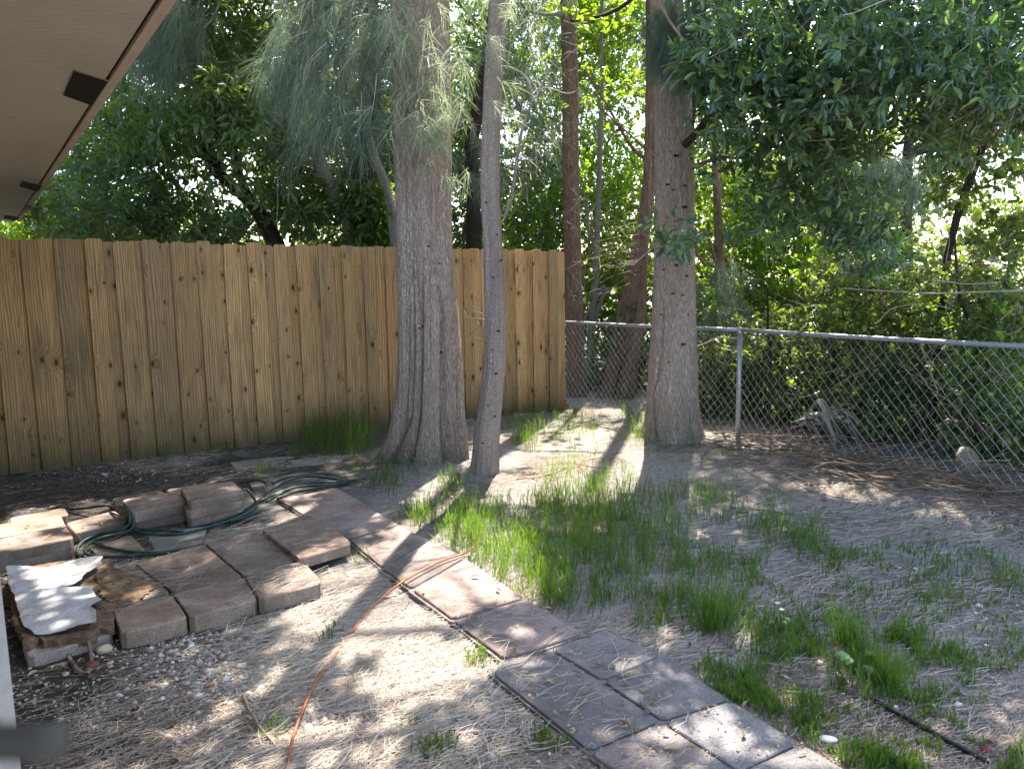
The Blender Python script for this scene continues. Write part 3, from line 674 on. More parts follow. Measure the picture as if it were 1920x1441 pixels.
branch(tree2, [(945, 410), (958, 375), (968, 310), (975, 260), (985, 220), (1000, 190)], Y2 - .02, .013, .010, M['bark_pale'])
branch(tree2, [(1000, 190), (990, 150), (960, 128), (928, 124)], Y2 - .04, .009, .008, M['twig_grey'])
branch(tree2, [(1000, 190), (1020, 165), (1060, 175), (1080, 172)], Y2 - .04, .007, .003, M['twig_grey'])
branch(tree2, [(1000, 190), (1015, 160), (1025, 135)], Y2 - .04, .006, .003, M['twig_grey'])
branch(tree2, [(975, 240), (985, 218), (950, 215), (935, 222)], Y2 - .04, .006, .003, M['twig'])
branch(tree2, [(985, 250), (970, 300), (972, 290)], Y2 - .04, .004, .003, M['twig'])
branch(tree2, [(865, 0), (880, 30), (900, 60), (920, 75), (930, 95)], Y2 - .2, .006, .004, M['twig'])
twigs(tree2, [(905, 600, -1, -.1, .5, 8, 40), (875, 565, 1, .3, .6, 7, 35), (880, 630, 1, -.1, .5, 7, 35), (970, 300, 1, .4, .7, 10, 70), (1010, 250, .6, .8, .7, 12, 70)], Y2 - .05, M['twig'])

# ------------------------------------------------------------------ leaves
def leaf_shape(kind):
    """unit leaf along +x, width along y, folded up from the midrib"""
    if kind == 'diamond':
        V = [(0, 0, 0), (.45, -.5, .10), (1, 0, -.10), (.45, .5, .10)]; Fs = [(0, 1, 2), (0, 2, 3)]
    elif kind == 'oval':
        V = [(0, 0, 0), (.30, -.46, .12), (.70, -.42, .08), (1, 0, -.12), (.70, .42, .08), (.30, .46, .12), (.5, 0, .0)]
        Fs = [(0, 1, 6), (1, 2, 6), (2, 3, 6), (3, 4, 6), (4, 5, 6), (5, 0, 6)]
    else:   # strap, drooping
        V = [(0, 0, 0), (.25, -.42, .06), (.6, -.5, -.02), (1, 0, -.30), (.6, .5, -.02), (.25, .42, .06), (.45, 0, .00)]
        Fs = [(0, 1, 6), (1, 2, 6), (2, 3, 6), (3, 4, 6), (4, 5, 6), (5, 0, 6)]
    return np.array(V, float), np.array(Fs)
def leaf_geo(P, D, Nn, L, Wd, kind, rnd):
    V0, F0 = leaf_shape(kind); D = norm(D); B = norm(np.cross(Nn, D)); Nn = np.cross(D, B)
    n = len(P); k = len(V0)
    V = P[:, None] + V0[None, :, 0, None] * (D * L[:, None])[:, None] + V0[None, :, 1, None] * (B * Wd[:, None])[:, None] + V0[None, :, 2, None] * (Nn * L[:, None] * .8)[:, None]
    Fs = (F0[None] + (np.arange(n) * k)[:, None, None]).reshape(-1, 3)
    return V.reshape(-1, 3), Fs, np.repeat(rnd, k)
def clusters(C, D, per, L, asp, spread=.9, up=.5, tw=None):
    """twig clusters: C centres, D twig directions -> leaf origins, dirs, normals, lengths"""
    n = len(C); tw = tw if tw is not None else L * 1.6
    t_ = RNG.random((n, per)); P = C[:, None] + D[:, None] * (t_ * tw)[..., None]
    R = RNG.normal(size=(n, per, 3)); R -= D[:, None] * (R * D[:, None]).sum(-1, keepdims=True); R = norm(R)
    d = norm(D[:, None] * (.35 + .6 * t_)[..., None] + R * spread)
    Nn = norm(RNG.normal(size=(n, per, 3)) * .55 + np.array([0, 0, up * 2]))
    Ls = L * RNG.uniform(.65, 1.15, (n, per))
    rnd = np.clip(RNG.random((n, 1)) * .45 + RNG.random((n, per)) * .5, 0, .999)
    return P.reshape(-1, 3), d.reshape(-1, 3), Nn.reshape(-1, 3), Ls.ravel(), (Ls * asp).ravel(), rnd.ravel()
def in_blobs(blobs, n, edge=1.0):
    """cluster centres: blobs (px,py,rx,ry,Y0,Y1,weight) are volumes between two distances"""
    w = np.array([b[2] * b[3] * (b[6] if len(b) > 6 else 1) for b in blobs], float); w /= w.sum()
    k = RNG.choice(len(blobs), n, p=w); b = np.array([bb[:6] for bb in blobs])[k]
    a = RNG.random(n) * math.tau; r = RNG.random(n) ** .5 * (1 + RNG.normal(size=n) * .08 * edge)
    px = b[:, 0] + np.cos(a) * r * b[:, 2]; py = b[:, 1] + np.sin(a) * r * b[:, 3]
    Y = b[:, 4] + (b[:, 5] - b[:, 4]) * RNG.random(n)
    P = PYs(px, py, Y); P += RNG.normal(size=P.shape) * .03; c = PYs(b[:, 0], b[:, 1], (b[:, 4] + b[:, 5]) / 2)
    return P, norm(P - c + RNG.normal(size=P.shape) * .35 + np.array([0, 0, -.12]))
LIT = [(1060, 850, 175, 66), (985, 905, 95, 50), (1130, 795, 95, 30), (835, 935, 60, 45), (800, 1010, 90, 45), (745, 1080, 110, 60), (900, 1100, 120, 55), (660, 1130, 120, 60), (610, 1215, 100, 40), (690, 1190, 100, 50), (820, 1190, 50, 30), (690, 1290, 80, 22),
       (860, 1250, 90, 40), (1010, 1260, 70, 32), (760, 1330, 100, 30), (490, 1370, 90, 28), (320, 1430, 190, 26), (620, 1400, 150, 45), (880, 1390, 60, 22), (330, 1075, 100, 26), (250, 1150, 60, 20), (575, 975, 50, 22), (455, 1045, 45, 18), (545, 935, 60, 14), (380, 1110, 40, 12),
       (80, 995, 85, 38), (180, 975, 60, 16), (290, 928, 60, 18), (405, 908, 50, 14), (110, 1080, 85, 28), (100, 1135, 70, 30), (240, 1030, 30, 8), (1600, 925, 60, 10), (1730, 965, 80, 12), (1560, 870, 50, 10), (1490, 985, 50, 10), (1850, 1010, 70, 16), (1380, 1170, 30, 16), (1090, 1200, 50, 25), (1340, 1390, 40, 22), (1620, 1120, 30, 10), (1400, 840, 40, 10), (1700, 830, 80, 20), (1850, 900, 60, 20), (1500, 820, 50, 12), (150, 930, 40, 8), (440, 890, 60, 8), (1500, 780, 60, 15)]
BROAD = [(690, 1150, 190, 110), (880, 1070, 140, 90), (1050, 870, 190, 80), (90, 1040, 110, 100), (360, 1425, 130, 22), (640, 1400, 100, 45), (800, 1280, 120, 50)]
def sungap(P, p=.85, first=9):
    g_ = P - SUN * (P[:, 2] / SUN[2])[:, None]; qx, qy = proj(g_); bad = np.zeros(len(P), bool)
    for (hx, hy, rx, ry) in LIT[:first]: bad |= ((qx - hx) / rx) ** 2 + ((qy - hy) / ry) ** 2 < 1
    return ~(bad & (g_[:, 1] > 1) & (RNG.random(len(P)) < p))
def keep(P, D, thr, sc, k=0.):
    """thin clusters out with a coarse 3-D noise so the crown has clumps and holes"""
    m_ = vnoise(P + k, sc) > thr; return P[m_], D[m_]
def foliage(name, C, D, per, L, asp, kind, mat, parent, stuff=True, **kw):
    g_ = sungap(C); C, D = C[g_], D[g_]
    P, d, Nn, Ls, Ws, rnd = clusters(C, D, per, L, asp, **kw)
    V, Fs, r = leaf_geo(P, d, Nn, Ls, Ws, kind, rnd)
    o = link(name, arr_mesh(name, V, Fs, r), mat, parent)
    if stuff: o['kind'] = 'stuff'
    return o

# dark strap-leaved tree, left
BL = [(180, 370, 130, 90, 8.2, 10.5), (300, 300, 150, 110, 8.0, 10.5), (430, 380, 150, 90, 8.6, 11.0), (330, 160, 150, 110, 8.2, 10.5), (470, 170, 150, 120, 8.4, 11),
      (600, 120, 150, 150, 9.0, 11.5), (400, 20, 220, 90, 8.5, 11), (430, 200, 70, 60, 7.6, 8.2), (600, 400, 120, 60, 9.4, 11.5), (500, -160, 380, 140, 8.5, 11.5, .6), (280, -60, 160, 120, 8.0, 10.5, .8), (700, -60, 120, 150, 9, 11.5, .6)]
C, D = in_blobs(BL, 5200); C, D = keep(C, D, -.22, 1.5)
foliage('foliage', C, D, 10, .135, .25, 'strap', M['leaf_mango'], l5, spread=1.0, up=.35)
# small round-leaved tree far left behind the fence
lt = bgtree('small_leaved_tree', 'small-leaved green tree above the fence at far left under the eave', [(170, 760, 10), (180, 460, 9), (200, 300, 7), (230, 150, 5), (240, -50, 3)], 10.6, M['bark_dark'], nth=16, nz=40)
BL = [(150, 400, 90, 60, 9.6, 11.5), (240, 330, 110, 90, 9.6, 11.8), (300, 420, 160, 50, 9.4, 11.5), (110, 330, 70, 60, 9.8, 11.5, .5), (200, 190, 90, 110, 10, 12, .7)]
C, D = in_blobs(BL, 3000); C, D = keep(C, D, -.25, 1.6, 3)
foliage('foliage', C, D, 10, .085, .42, 'diamond', M['leaf_dark'], lt)
# yellow-green bright crown in the corner between eave and fence, farther off
yt = bgtree('yellow_green_tree', 'bright yellow-green tree glimpsed between the eave and the fence top', [(60, 700, 10), (70, 440, 9), (90, 380, 6), (100, 250, 3)], 13.5, M['bark_dark'], nth=12, nz=24)
C, D = in_blobs([(60, 410, 80, 40, 12.5, 14.5), (130, 430, 80, 22, 12.5, 14.5)], 700)
foliage('foliage', C, D, 9, .13, .35, 'diamond', M['leaf_lit'], yt)
# foliage of the limbed trees behind the fluted trunk
C, D = in_blobs([(640, 400, 90, 55, 9.0, 10.2), (560, 330, 70, 60, 9.4, 10.6, .6), (700, 330, 60, 80, 9.6, 10.6, .6)], 900); C, D = keep(C, D, -.1, 1.7, 5)
foliage('foliage', C, D, 9, .12, .26, 'strap', M['leaf_mango'], l3)
C, D = in_blobs([(720, 430, 50, 35, 9.2, 9.9), (700, 380, 50, 40, 9.2, 10)], 320)
foliage('foliage', C, D, 9, .12, .26, 'strap', M['leaf_lit'], l4)
C, D = in_blobs([(870, 370, 70, 90, 10.6, 13), (1000, 380, 70, 90, 11, 13.5), (870, 120, 90, 120, 10.6, 13, .5), (640, 250, 130, 120, 10.6, 12.5)], 2300); C, D = keep(C, D, -.1, 1.4, 7)
foliage('foliage', C, D, 9, .10, .42, 'diamond', M['leaf_dark'], l2)
# centre: thin backlit leaves
C, D = in_blobs([(1120, 430, 95, 110, 10.8, 14), (1010, 470, 60, 70, 11, 14), (1180, 560, 70, 70, 10.8, 13.5), (1100, 560, 60, 70, 11, 13.5), (1130, 320, 90, 70, 11, 14, .55)], 2600); C, D = keep(C, D, -.12, 1.6, 11)
foliage('foliage', C, D, 9, .085, .50, 'oval', M['leaf_lit'], b4)
C, D = in_blobs([(1150, 90, 80, 90, 10, 12), (1090, 60, 50, 60, 9.2, 9.8, .5), (1190, 40, 60, 60, 10, 12), (1160, 150, 50, 40, 10, 12)], 700); C, D = keep(C, D, -.1, 1.8, 13)
foliage('foliage', C, D, 9, .085, .45, 'oval', M['leaf_lit'], b2)
C, D = in_blobs([(1075, 35, 30, 35, 8.7, 9.1), (1065, 190, 25, 25, 8.8, 9.2, .6)], 40)
foliage('leaf_sprays', C, D, 9, .10, .40, 'oval', M['leaf_lit'], b1)
# right: bright backlit tree behind the chain-link
r1 = bgtree('backlit_tree', 'sunlit yellow-green tree standing behind the stout grey trunk', [(1395, 780, 12), (1360, 640, 11), (1350, 500, 10), (1345, 380, 8), (1340, 250, 7), (1350, 50, 5)], 10.4, M['bark_red'], nth=20, nz=50)
branch(r1, [(1352, 520), (1320, 430), (1305, 470), (1325, 500)], 9.6, .02, .02, M['bark_red'])
C, D = in_blobs([(1370, 500, 80, 110, 10.2, 14), (1450, 430, 90, 80, 10.5, 14), (1520, 560, 110, 80, 9.4, 13), (1360, 380, 70, 60, 10.5, 13), (1600, 470, 90, 80, 9.8, 13, .8), (1480, 350, 80, 50, 11, 13, .6)], 3900); C, D = keep(C, D, -.15, 1.5, 17)
foliage('foliage', C, D, 9, .085, .48, 'oval', M['leaf_lit'], r1)
r2 = bgtree('dark_forked_tree', 'dark leaning stem against the bright sky gap at far right', [(1752, 760, 6), (1760, 620, 6), (1775, 480, 6.5), (1795, 400, 7), (1820, 330, 7), (1845, 270, 7), (1868, 210, 7), (1885, 100, 6), (1900, -100, 5)], 6.6, M['bark_dark'], nth=20, nz=50)
branch(r2, [(1868, 210), (1800, 195), (1760, 180), (1700, 170)], 6.6, .03, .012, M['bark_dark'])
C, D = in_blobs([(1860, 300, 70, 55, 6.2, 9, .35), (1800, 230, 70, 45, 6.2, 8.4), (1900, 190, 70, 40, 6.2, 8.4), (1900, 440, 60, 45, 6.2, 7.5, .5), (1780, 330, 35, 45, 6.4, 7.8, .6)], 620)
foliage('foliage', C, D, 9, .085, .50, 'oval', M['leaf_under'], r2)
r3 = bgtree('far_casuarina_tree', 'short dark trunk of a feathery tree far behind the right foliage', [(1700, 700, 9), (1700, 330, 9), (1702, 280, 9), (1708, 240, 8), (1712, 100, 6)], 13.0, M['bark_dark'], nth=14, nz=40)

# needle sprays of the casuarinas
def sprays(name, blobs, n, per, L, mat, parent, dirn=(-.3, 0, -1), fan=.35, w=.0028, thr=-9, droop=.5, tw_=None):
    C, _ = in_blobs(blobs, n); m_ = (vnoise(C, 3.0) > thr) & sungap(C, .6); C = C[m_]; n = len(C)
    D = norm(np.array(dirn) + RNG.normal(size=(n, 3)) * .45)
    if tw_ is not None:
        tv, tf, tb = [], [], 0
        for i in range(0, n, 3):
            r_ = RNG.random(); p1 = C[i] - D[i] * (.10 + .2 * r_) + np.array([.10 * r_, 0, .04]); pm = (p1 + C[i]) / 2 + RNG.normal(size=3) * .02
            q_ = spline([C[i] + D[i] * .05, pm, p1], 6); V_, F_ = tube_arr(q_, np.linspace(.0016, .0038, len(q_)), 4); tv.append(V_); tf.append(F_ + tb); tb += len(V_)
        o_ = link('twigs', arr_mesh('twigs', np.concatenate(tv), np.concatenate(tf)), tw_, parent); o_['kind'] = 'stuff'
    d = norm(D[:, None] + RNG.normal(size=(n, per, 3)) * fan).reshape(-1, 3)
    P = np.repeat(C, per, 0) + RNG.normal(size=(n * per, 3)) * .014 + D.repeat(per, 0) * (RNG.random(n * per) * L * .5)[:, None]
    Ls = L * RNG.uniform(.55, 1.15, n * per)
    return link(name, ribbons(P, d, Ls, w, droop, np.repeat(RNG.random(n) * .5, per) + RNG.random(n * per) * .45), mat, parent)
def ribbons(P, d, Ls, w, droop, rnd, seg=3):
    n = len(P); side = norm(np.cross(d, RNG.normal(size=(n, 3)))); V = []
    for i in range(seg + 1):
        t_ = i / seg
        q = P + d * (Ls * t_)[:, None] + np.array([0, 0, -1.0]) * (Ls * t_ * t_ * droop)[:, None]
        ww = w * (1 - .75 * t_); V += [q - side * ww / 2, q + side * ww / 2]
    V = np.stack(V, 1).reshape(-1, 3); k = 2 * (seg + 1); F0 = np.array([(2 * i, 2 * i + 1, 2 * i + 3, 2 * i + 2) for i in range(seg)])
    return arr_mesh('needles', V, (F0[None] + (np.arange(n) * k)[:, None, None]).reshape(-1, 4), np.repeat(rnd, k))
a_ = Y1 - .9; b_ = Y1 - .2
o = sprays('needle_foliage', [(610, 120, 90, 90, a_, Y1 + .3), (570, 200, 70, 80, a_, Y1 + .2), (660, 200, 60, 70, a_, Y1), (700, 80, 60, 80, a_, Y1), (600, 20, 110, 60, a_, Y1 + .6), (520, 130, 40, 50, a_, Y1), (640, -80, 150, 90, a_, Y1 + .8, .6)], 560, 22, .24, M['needle'], tree1, (-.35, 0, -1), .40, .0038, -.16, .4, M['twig_grey']); o['kind'] = 'stuff'
o = sprays('sunlit_needle_foliage', [(745, 110, 50, 90, a_, b_), (780, 200, 50, 70, a_, b_), (800, 160, 60, 60, a_, b_), (790, 30, 90, 60, a_, b_), (720, 200, 40, 60, a_, b_, .6), (820, 240, 50, 20, a_, b_), (790, -90, 130, 80, a_, b_, .5)], 120, 20, .19, M['needle_sunlit'], tree1, (.1, 0, -1), .62, .0052, -.2, .25, M['twig']); o['kind'] = 'stuff'
o = sprays('sunlit_needle_foliage', [(790, 305, 14, 12, a_, a_ + .2), (845, 320, 24, 12, a_, a_ + .2), (830, 200, 30, 20, a_, b_)], 34, 20, .14, M['needle_sunlit'], tree1, (.1, 0, -1), .65, .0034); o['kind'] = 'stuff'
c_ = Y2 - .6
o = sprays('needle_foliage', [(918, 232, 30, 20, c_, c_ + .3), (930, 180, 30, 30, c_, c_ + .3), (905, 60, 50, 60, c_, Y2), (870, 120, 40, 70, c_, Y2), (975, 40, 50, 60, c_, Y2 + .3, .5), (900, -80, 120, 80, c_, Y2 + .4, .5)], 80, 26, .20, M['needle_sunlit'], tree2, (.1, -.1, -.8), .65, .0032, -9, .3); o['kind'] = 'stuff'
o = sprays('needle_foliage', [(1000, 120, 70, 100, 9, 12), (1010, 260, 60, 60, 9.5, 12), (900, 300, 60, 60, 8.5, 10, .5), (1120, 190, 50, 60, 10, 12, .4), (1000, 0, 90, 60, 9, 12)], 420, 20, .32, M['needle'], b1, (.1, 0, -.8), .6, .0060, -.1, .3); o['kind'] = 'stuff'
o = sprays('needle_foliage', [(1240, 60, 30, 60, 6.0, 6.3), (1270, 90, 40, 50, 5.8, 6.3), (1290, 20, 50, 50, 5.8, 6.3)], 110, 30, .24, M['needle'], tree3, (.1, 0, -1), .35, .003, -9, .3); o['kind'] = 'stuff'
o = sprays('needle_foliage', [(300, 70, 50, 60, 7.2, 8.0), (290, 30, 60, 60, 7.2, 8.0), (350, 10, 50, 50, 7.2, 8.0)], 110, 34, .30, M['needle'], l1, (-.5, 0, -1), .3, .0035, -9, .3); o['kind'] = 'stuff'
o = sprays('needle_foliage', [(1620, 360, 90, 60, 11.5, 14), (1700, 330, 90, 50, 11.5, 14), (1600, 300, 80, 40, 11.5, 14)], 380, 20, .32, M['needle'], r3, (.0, 0, -1), .4, .008, -9, .3); o['kind'] = 'stuff'
o = sprays('needle_foliage', [(1370, 600, 50, 60, 8.2, 9.2), (1350, 520, 50, 50, 8.4, 9.4), (1340, 700, 40, 40, 8, 8.8)], 110, 20, .24, M['needle'], r1, (.1, 0, -.9), .6, .0045, -9, .3); o['kind'] = 'stuff'

# right: near broadleaf tree that hangs over the yard
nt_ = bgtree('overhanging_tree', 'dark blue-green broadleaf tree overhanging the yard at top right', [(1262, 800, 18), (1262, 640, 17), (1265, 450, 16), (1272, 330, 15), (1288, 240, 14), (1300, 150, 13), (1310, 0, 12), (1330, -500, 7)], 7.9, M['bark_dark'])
branch(nt_, [(1283, 272), (1310, 245), (1335, 205), (1362, 160), (1400, 110), (1480, 60)], 6.2, .035, .012, M['bark_dark'], dY=-.5)
branch(nt_, [(1335, 205), (1400, 195), (1470, 190), (1560, 180)], 6.0, .022, .008, M['bark_dark'], dY=-.4)
branch(nt_, [(1310, 310), (1350, 295), (1420, 300), (1480, 320)], 6.2, .018, .006, M['bark_red'])
branch(nt_, [(1590, 215), (1650, 175), (1700, 145), (1760, 110)], 5.8, .02, .025, M['bark_red'])
branch(nt_, [(1235, 0), (1250, 30), (1270, 60), (1285, 78)], 5.6, .012, .008, M['twig'])
branch(nt_, [(1270, 52), (1290, 40), (1320, 25), (1360, 12)], 5.5, .006, .004, M['twig_grey'])
branch(nt_, [(1700, 20), (1695, 60), (1692, 110), (1690, 150)], 5.0, .005, .004, M['twig_grey'])
RB = [(1320, 130, 70, 40, 5.2, 6.0), (1280, 150, 45, 35, 5.2, 5.8), (1400, 90, 100, 90, 4.8, 6.6), (1430, 210, 110, 80, 5.0, 6.6), (1560, 110, 130, 110, 4.6, 6.6), (1700, 60, 140, 80, 4.4, 6.6), (1840, 80, 110, 90, 4.2, 6.4), (1900, 190, 60, 45, 4.4, 6.0, .7), (1780, 250, 70, 45, 4.8, 6.2, .5),
      (1560, 250, 90, 60, 5.2, 6.8), (1500, 360, 80, 55, 5.2, 6.6), (1370, 300, 45, 45, 5.4, 6.4, .8), (1700, 160, 100, 35, 5.0, 6.4), (1860, 150, 70, 35, 4.8, 6.2), (1262, 440, 48, 16, 5.4, 5.8), (1430, 420, 50, 25, 5.2, 6.0), (1640, 470, 60, 35, 5.2, 5.8, .6), (1600, 400, 60, 50, 5.2, 6.2, .6),
      (1500, -120, 300, 130, 4.8, 7.2, .5), (1850, -100, 200, 120, 4.4, 7, .5), (2050, 80, 120, 160, 4.4, 6.6, .5)]
C, D = in_blobs(RB, 4000); C, D = keep(C, D, -.30, 1.9, 21); g_ = sungap(C); C, D = C[g_], D[g_]
Pl, dl, Nl, Ls, Ws, rn = clusters(C, D, 9, .094, .38, spread=1.0, up=.45)
# the 300 that show largest are leaves of their own, the rest one mass
ux_, uy_ = proj(Pl); dep = Pl[:, 1]; score = Ls / dep * ((ux_ > 0) & (ux_ < 1920) & (uy_ > 0) & (uy_ < 480))
top = np.argsort(-score)[:300]; mask = np.ones(len(Pl), bool); mask[top] = False
V, Fs, r = leaf_geo(Pl[mask], dl[mask], Nl[mask], Ls[mask], Ws[mask], 'oval', rn[mask])
o = link('foliage', arr_mesh('foliage', V, Fs, r), M['leaf_dark'], nt_); o['kind'] = 'stuff'
def leaf_objects(parent, idxs, P, D_, N_, L_, W_, kind, mat, name='leaf'):
    V0, F0 = leaf_shape(kind); V0 = V0.copy(); V0[:, 2] *= .8
    me = arr_mesh(name, V0, F0, np.zeros(len(V0))); me.materials.append(mat)
    for i in idxs:
        d = D_[i] / np.linalg.norm(D_[i]); b = np.cross(N_[i], d); b /= np.linalg.norm(b); n_ = np.cross(d, b)
        o = link(name, me, None, parent)
        m4 = Matrix(((d[0] * L_[i], b[0] * W_[i], n_[0] * L_[i], P[i][0]), (d[1] * L_[i], b[1] * W_[i], n_[1] * L_[i], P[i][1]), (d[2] * L_[i], b[2] * W_[i], n_[2] * L_[i], P[i][2]), (0, 0, 0, 1)))
        o.matrix_local = m4
leaf_objects(nt_, top, Pl, dl, Nl, Ls, Ws, 'oval', M['leaf_dark'])
# fine twigs inside the near crown
tw_v = []; tw_f = []; b0 = 0
for i in range(0, len(C), 3):
    p0 = C[i]; p1 = C[i] - D[i] * .28 + RNG.normal(size=3) * .06; V, F_ = tube_arr([p0 + D[i] * .12, p0, p1], [.0015, .0025, .004], 3); tw_v.append(V); tw_f.append(F_ + b0); b0 += len(V)
o = link('twigs', arr_mesh('twigs', np.concatenate(tw_v), np.concatenate(tw_f)), M['twig_grey'], nt_); o['kind'] = 'stuff'

# big-leaved plants at right
def bigleaf(label, pts, n, L, spec, stem, Y, asp=.42):
    e_ = empty('big_leaved_shrub', tuple(PY(stem[0][0], stem[0][1], Y)[:2]) + (0,), label, 'shrub')
    branch(e_, stem, Y, .02, .008, M['bark_dark'], 'stem')
    C, D = in_blobs(pts, n); P, d, Nn, Ls, Ws, rnd = clusters(C, D, 6, L, asp, spread=1.1, up=.45)
    leaf_objects(e_, range(len(P)), P, d, Nn, Ls, Ws, 'oval', M['leaf_big']); return e_
bigleaf('shrub with big dark glossy leaves above the chain-link rail at far right', [(1790, 470, 110, 70, 5.45, 6.1), (1880, 450, 60, 60, 5.1, 5.8), (1740, 410, 70, 50, 5.6, 6.1), (1830, 560, 90, 40, 5.3, 5.9)], 46, .17, None, [(1850, 880), (1822, 760), (1835, 650), (1800, 560), (1790, 440)], 6.0, .52)
bigleaf('shrub with long pale-shining leaves above the rail right of the metal post', [(1430, 530, 30, 30, 6.5, 6.9), (1460, 560, 30, 30, 6.5, 6.9), (1480, 490, 40, 20, 6.6, 7.0)], 7, .20, None, [(1440, 800), (1445, 700), (1440, 620), (1440, 540)], 7.2, .26)

# undergrowth behind the mesh
un = None
BU = [(1500, 640, 110, 60, 7.4, 9.5), (1400, 700, 90, 70, 7.6, 9.5), (1620, 620, 130, 60, 6.4, 8.5), (1700, 730, 140, 90, 6.2, 8.2), (1850, 700, 100, 110, 5.6, 7.6), (1520, 750, 90, 50, 7.2, 8.6), (1780, 560, 130, 60, 6.0, 8.5), (1900, 600, 80, 60, 5.6, 7.4), (1960, 820, 90, 80, 5.2, 6.6), (1600, 540, 80, 60, 7.0, 9), (1850, 850, 90, 40, 5.6, 6.6, .6)]
ush = []
for nm, lb, bl, n, Lf, st in (
    ('leafy_shrub', 'small-leaved shrub behind the mesh right of the metal post', [BU[0], BU[1], BU[5]], 1700, .060, [(1420, 830), (1430, 700), (1460, 600)]),
    ('leafy_shrub', 'tangled shrub behind the mesh at the middle of the right bay', [BU[2], BU[3], BU[9]], 2100, .058, [(1640, 860), (1650, 700), (1620, 560)]),
    ('leafy_shrub', 'dark shrub pressing against the mesh at the right edge of the photo', [BU[4], BU[6], BU[7], BU[8], BU[10]], 2100, .058, [(1880, 920), (1860, 760), (1840, 600)])):
    Ym = bl[0][4] + .6
    e_ = empty(nm, tuple(PY(st[0][0], st[0][1], Ym)[:2]) + (0,), lb, 'shrub')
    branch(e_, st, Ym, .016, .006, M['bark_dark'], 'stem')
    C, D = in_blobs(bl, n); C = C[(C[:, 2] > .03)]; D = D[:len(C)]
    foliage('foliage', C, D, 9, Lf, .55, 'oval', M['leaf_under'], e_)
    foliage('sunlit_leaves', C[::8] + np.array([0, -.25, .03]), D[::8], 8, Lf * .9, .55, 'oval', M['leaf_lit'], e_)  # brighter leaf colour stands in for sunlight on parts of the shrub
    vs = []; fs = []; b0 = 0
    for i in range(0, len(C), 7):
        p0 = C[i]; q = p0 + np.array([random.gauss(0, .25), random.gauss(0, .15), random.gauss(.05, .22)]); mdl = (p0 + q) / 2 + RNG.normal(size=3) * .06
        pts = spline([p0, mdl, q], 6); V, F_ = tube_arr(pts, np.linspace(.0045, .002, len(pts)), 4); vs.append(V); fs.append(F_ + b0); b0 += len(V)
    o = link('twigs', arr_mesh('twigs', np.concatenate(vs), np.concatenate(fs)), M['twig'], e_); o['kind'] = 'stuff'
# left bay undergrowth between fence end and stout trunk, and low stuff right of it
e_ = empty('leafy_shrub', (1.6, 9.6, 0), 'dark low shrub behind the mesh between the timber fence end and the stout trunk', 'shrub')
branch(e_, [(1150, 760), (1160, 700), (1180, 650)], 10.2, .012, .006, M['bark_dark'], 'stem')
C, D = in_blobs([(1130, 690, 70, 60, 10.4, 12), (1190, 640, 40, 70, 10, 11.5), (1350, 750, 60, 60, 8, 9.5), (1330, 640, 40, 60, 8.8, 10)], 900); ok = C[:, 2] > .02
foliage('foliage', C[ok], D[ok], 9, .07, .5, 'oval', M['leaf_under'], e_)
# horizontal bare vine sticks at right
vine = empty('bare_vine', tuple(PY(1700, 560, 5.6)), 'long pale bare stick lying almost level across the foliage at right', 'stick')
branch(vine, [(1570, 540), (1650, 545), (1730, 549), (1800, 549), (1860, 546), (1930, 545)], 5.5, .005, .008, M['stump'], 'stick', 24)
branch(vine, [(1750, 520), (1770, 528), (1830, 532), (1880, 528)], 5.6, .004, .003, M['twig_grey'], 'side_stick', 12)
vine2 = empty('curved_vine', tuple(PY(1700, 580, 5.8)), 'thin curved brown vine looping above the chain-link rail', 'vine')
branch(vine2, [(1645, 605), (1670, 580), (1710, 570), (1750, 572), (1790, 580)], 5.8, .004, .003, M['twig'], 'stem', 20)
vine3 = empty('bare_vine', tuple(PY(1360, 640, 8)), 'bent bare stick behind the mesh between the stout trunk and the metal post', 'stick')
branch(vine3, [(1306, 650), (1330, 640), (1352, 632), (1385, 636)], 7.6, .008, .004, M['twig'], 'stick', 16)

# far wood behind everything
C, D = in_blobs([(x_, 660, 110, 110, 10.5, 14) for x_ in range(1250, 2050, 90)] + [(x_, 520, 90, 90, 11, 14, .5) for x_ in range(1300, 1750, 90)] + [(1110, 650, 80, 70, 11.5, 14), (990, 450, 90, 70, 12, 15)], 4200); ok = C[:, 2] > .04
o = foliage('thicket', C[ok], D[ok], 9, .11, .5, 'diamond', M['leaf_under'], None); tag(o, 'dark tangled thicket filling the space behind the mesh', 'thicket', None, 'stuff')
m_bl = [(x_, 560 + RNG.uniform(-60, 40), 130, 190, 15, 22) for x_ in range(-150, 2150, 110)] + [(x_, 300, 130, 160, 15, 21, .5) for x_ in list(range(250, 1000, 120)) + [1330, 1450, 1560, 1660]] + [(x_, 60, 150, 160, 15, 21, .35) for x_ in list(range(300, 1900, 150))]
C, D = in_blobs([(1150, 250, 70, 130, 13.5, 17, .8), (1010, 120, 90, 120, 13.5, 17, .6), (1120, 90, 60, 110, 13.5, 17, .6), (1180, 380, 60, 80, 13.5, 16), (1000, 300, 60, 80, 13.5, 16), (900, 150, 60, 140, 13, 16, .7), (1020, -40, 160, 60, 13.5, 17), (640, 300, 150, 130, 13.5, 16), (1860, 330, 80, 60, 13, 16, .35), (1180, 100, 60, 80, 13.5, 16, .7), (1110, 20, 90, 60, 13.5, 16), (1420, 330, 120, 110, 13.5, 16, .7), (1650, 330, 110, 90, 13.5, 16, .7)], 7000); C, D = keep(C, D, -.12, .9, 40)
o = foliage('lit_tree_tops', C, D, 9, .11, .45, 'diamond', M['leaf_lit'], None); tag(o, 'thin sunlit foliage high behind the trunks with sky between', 'foliage', None, 'stuff')
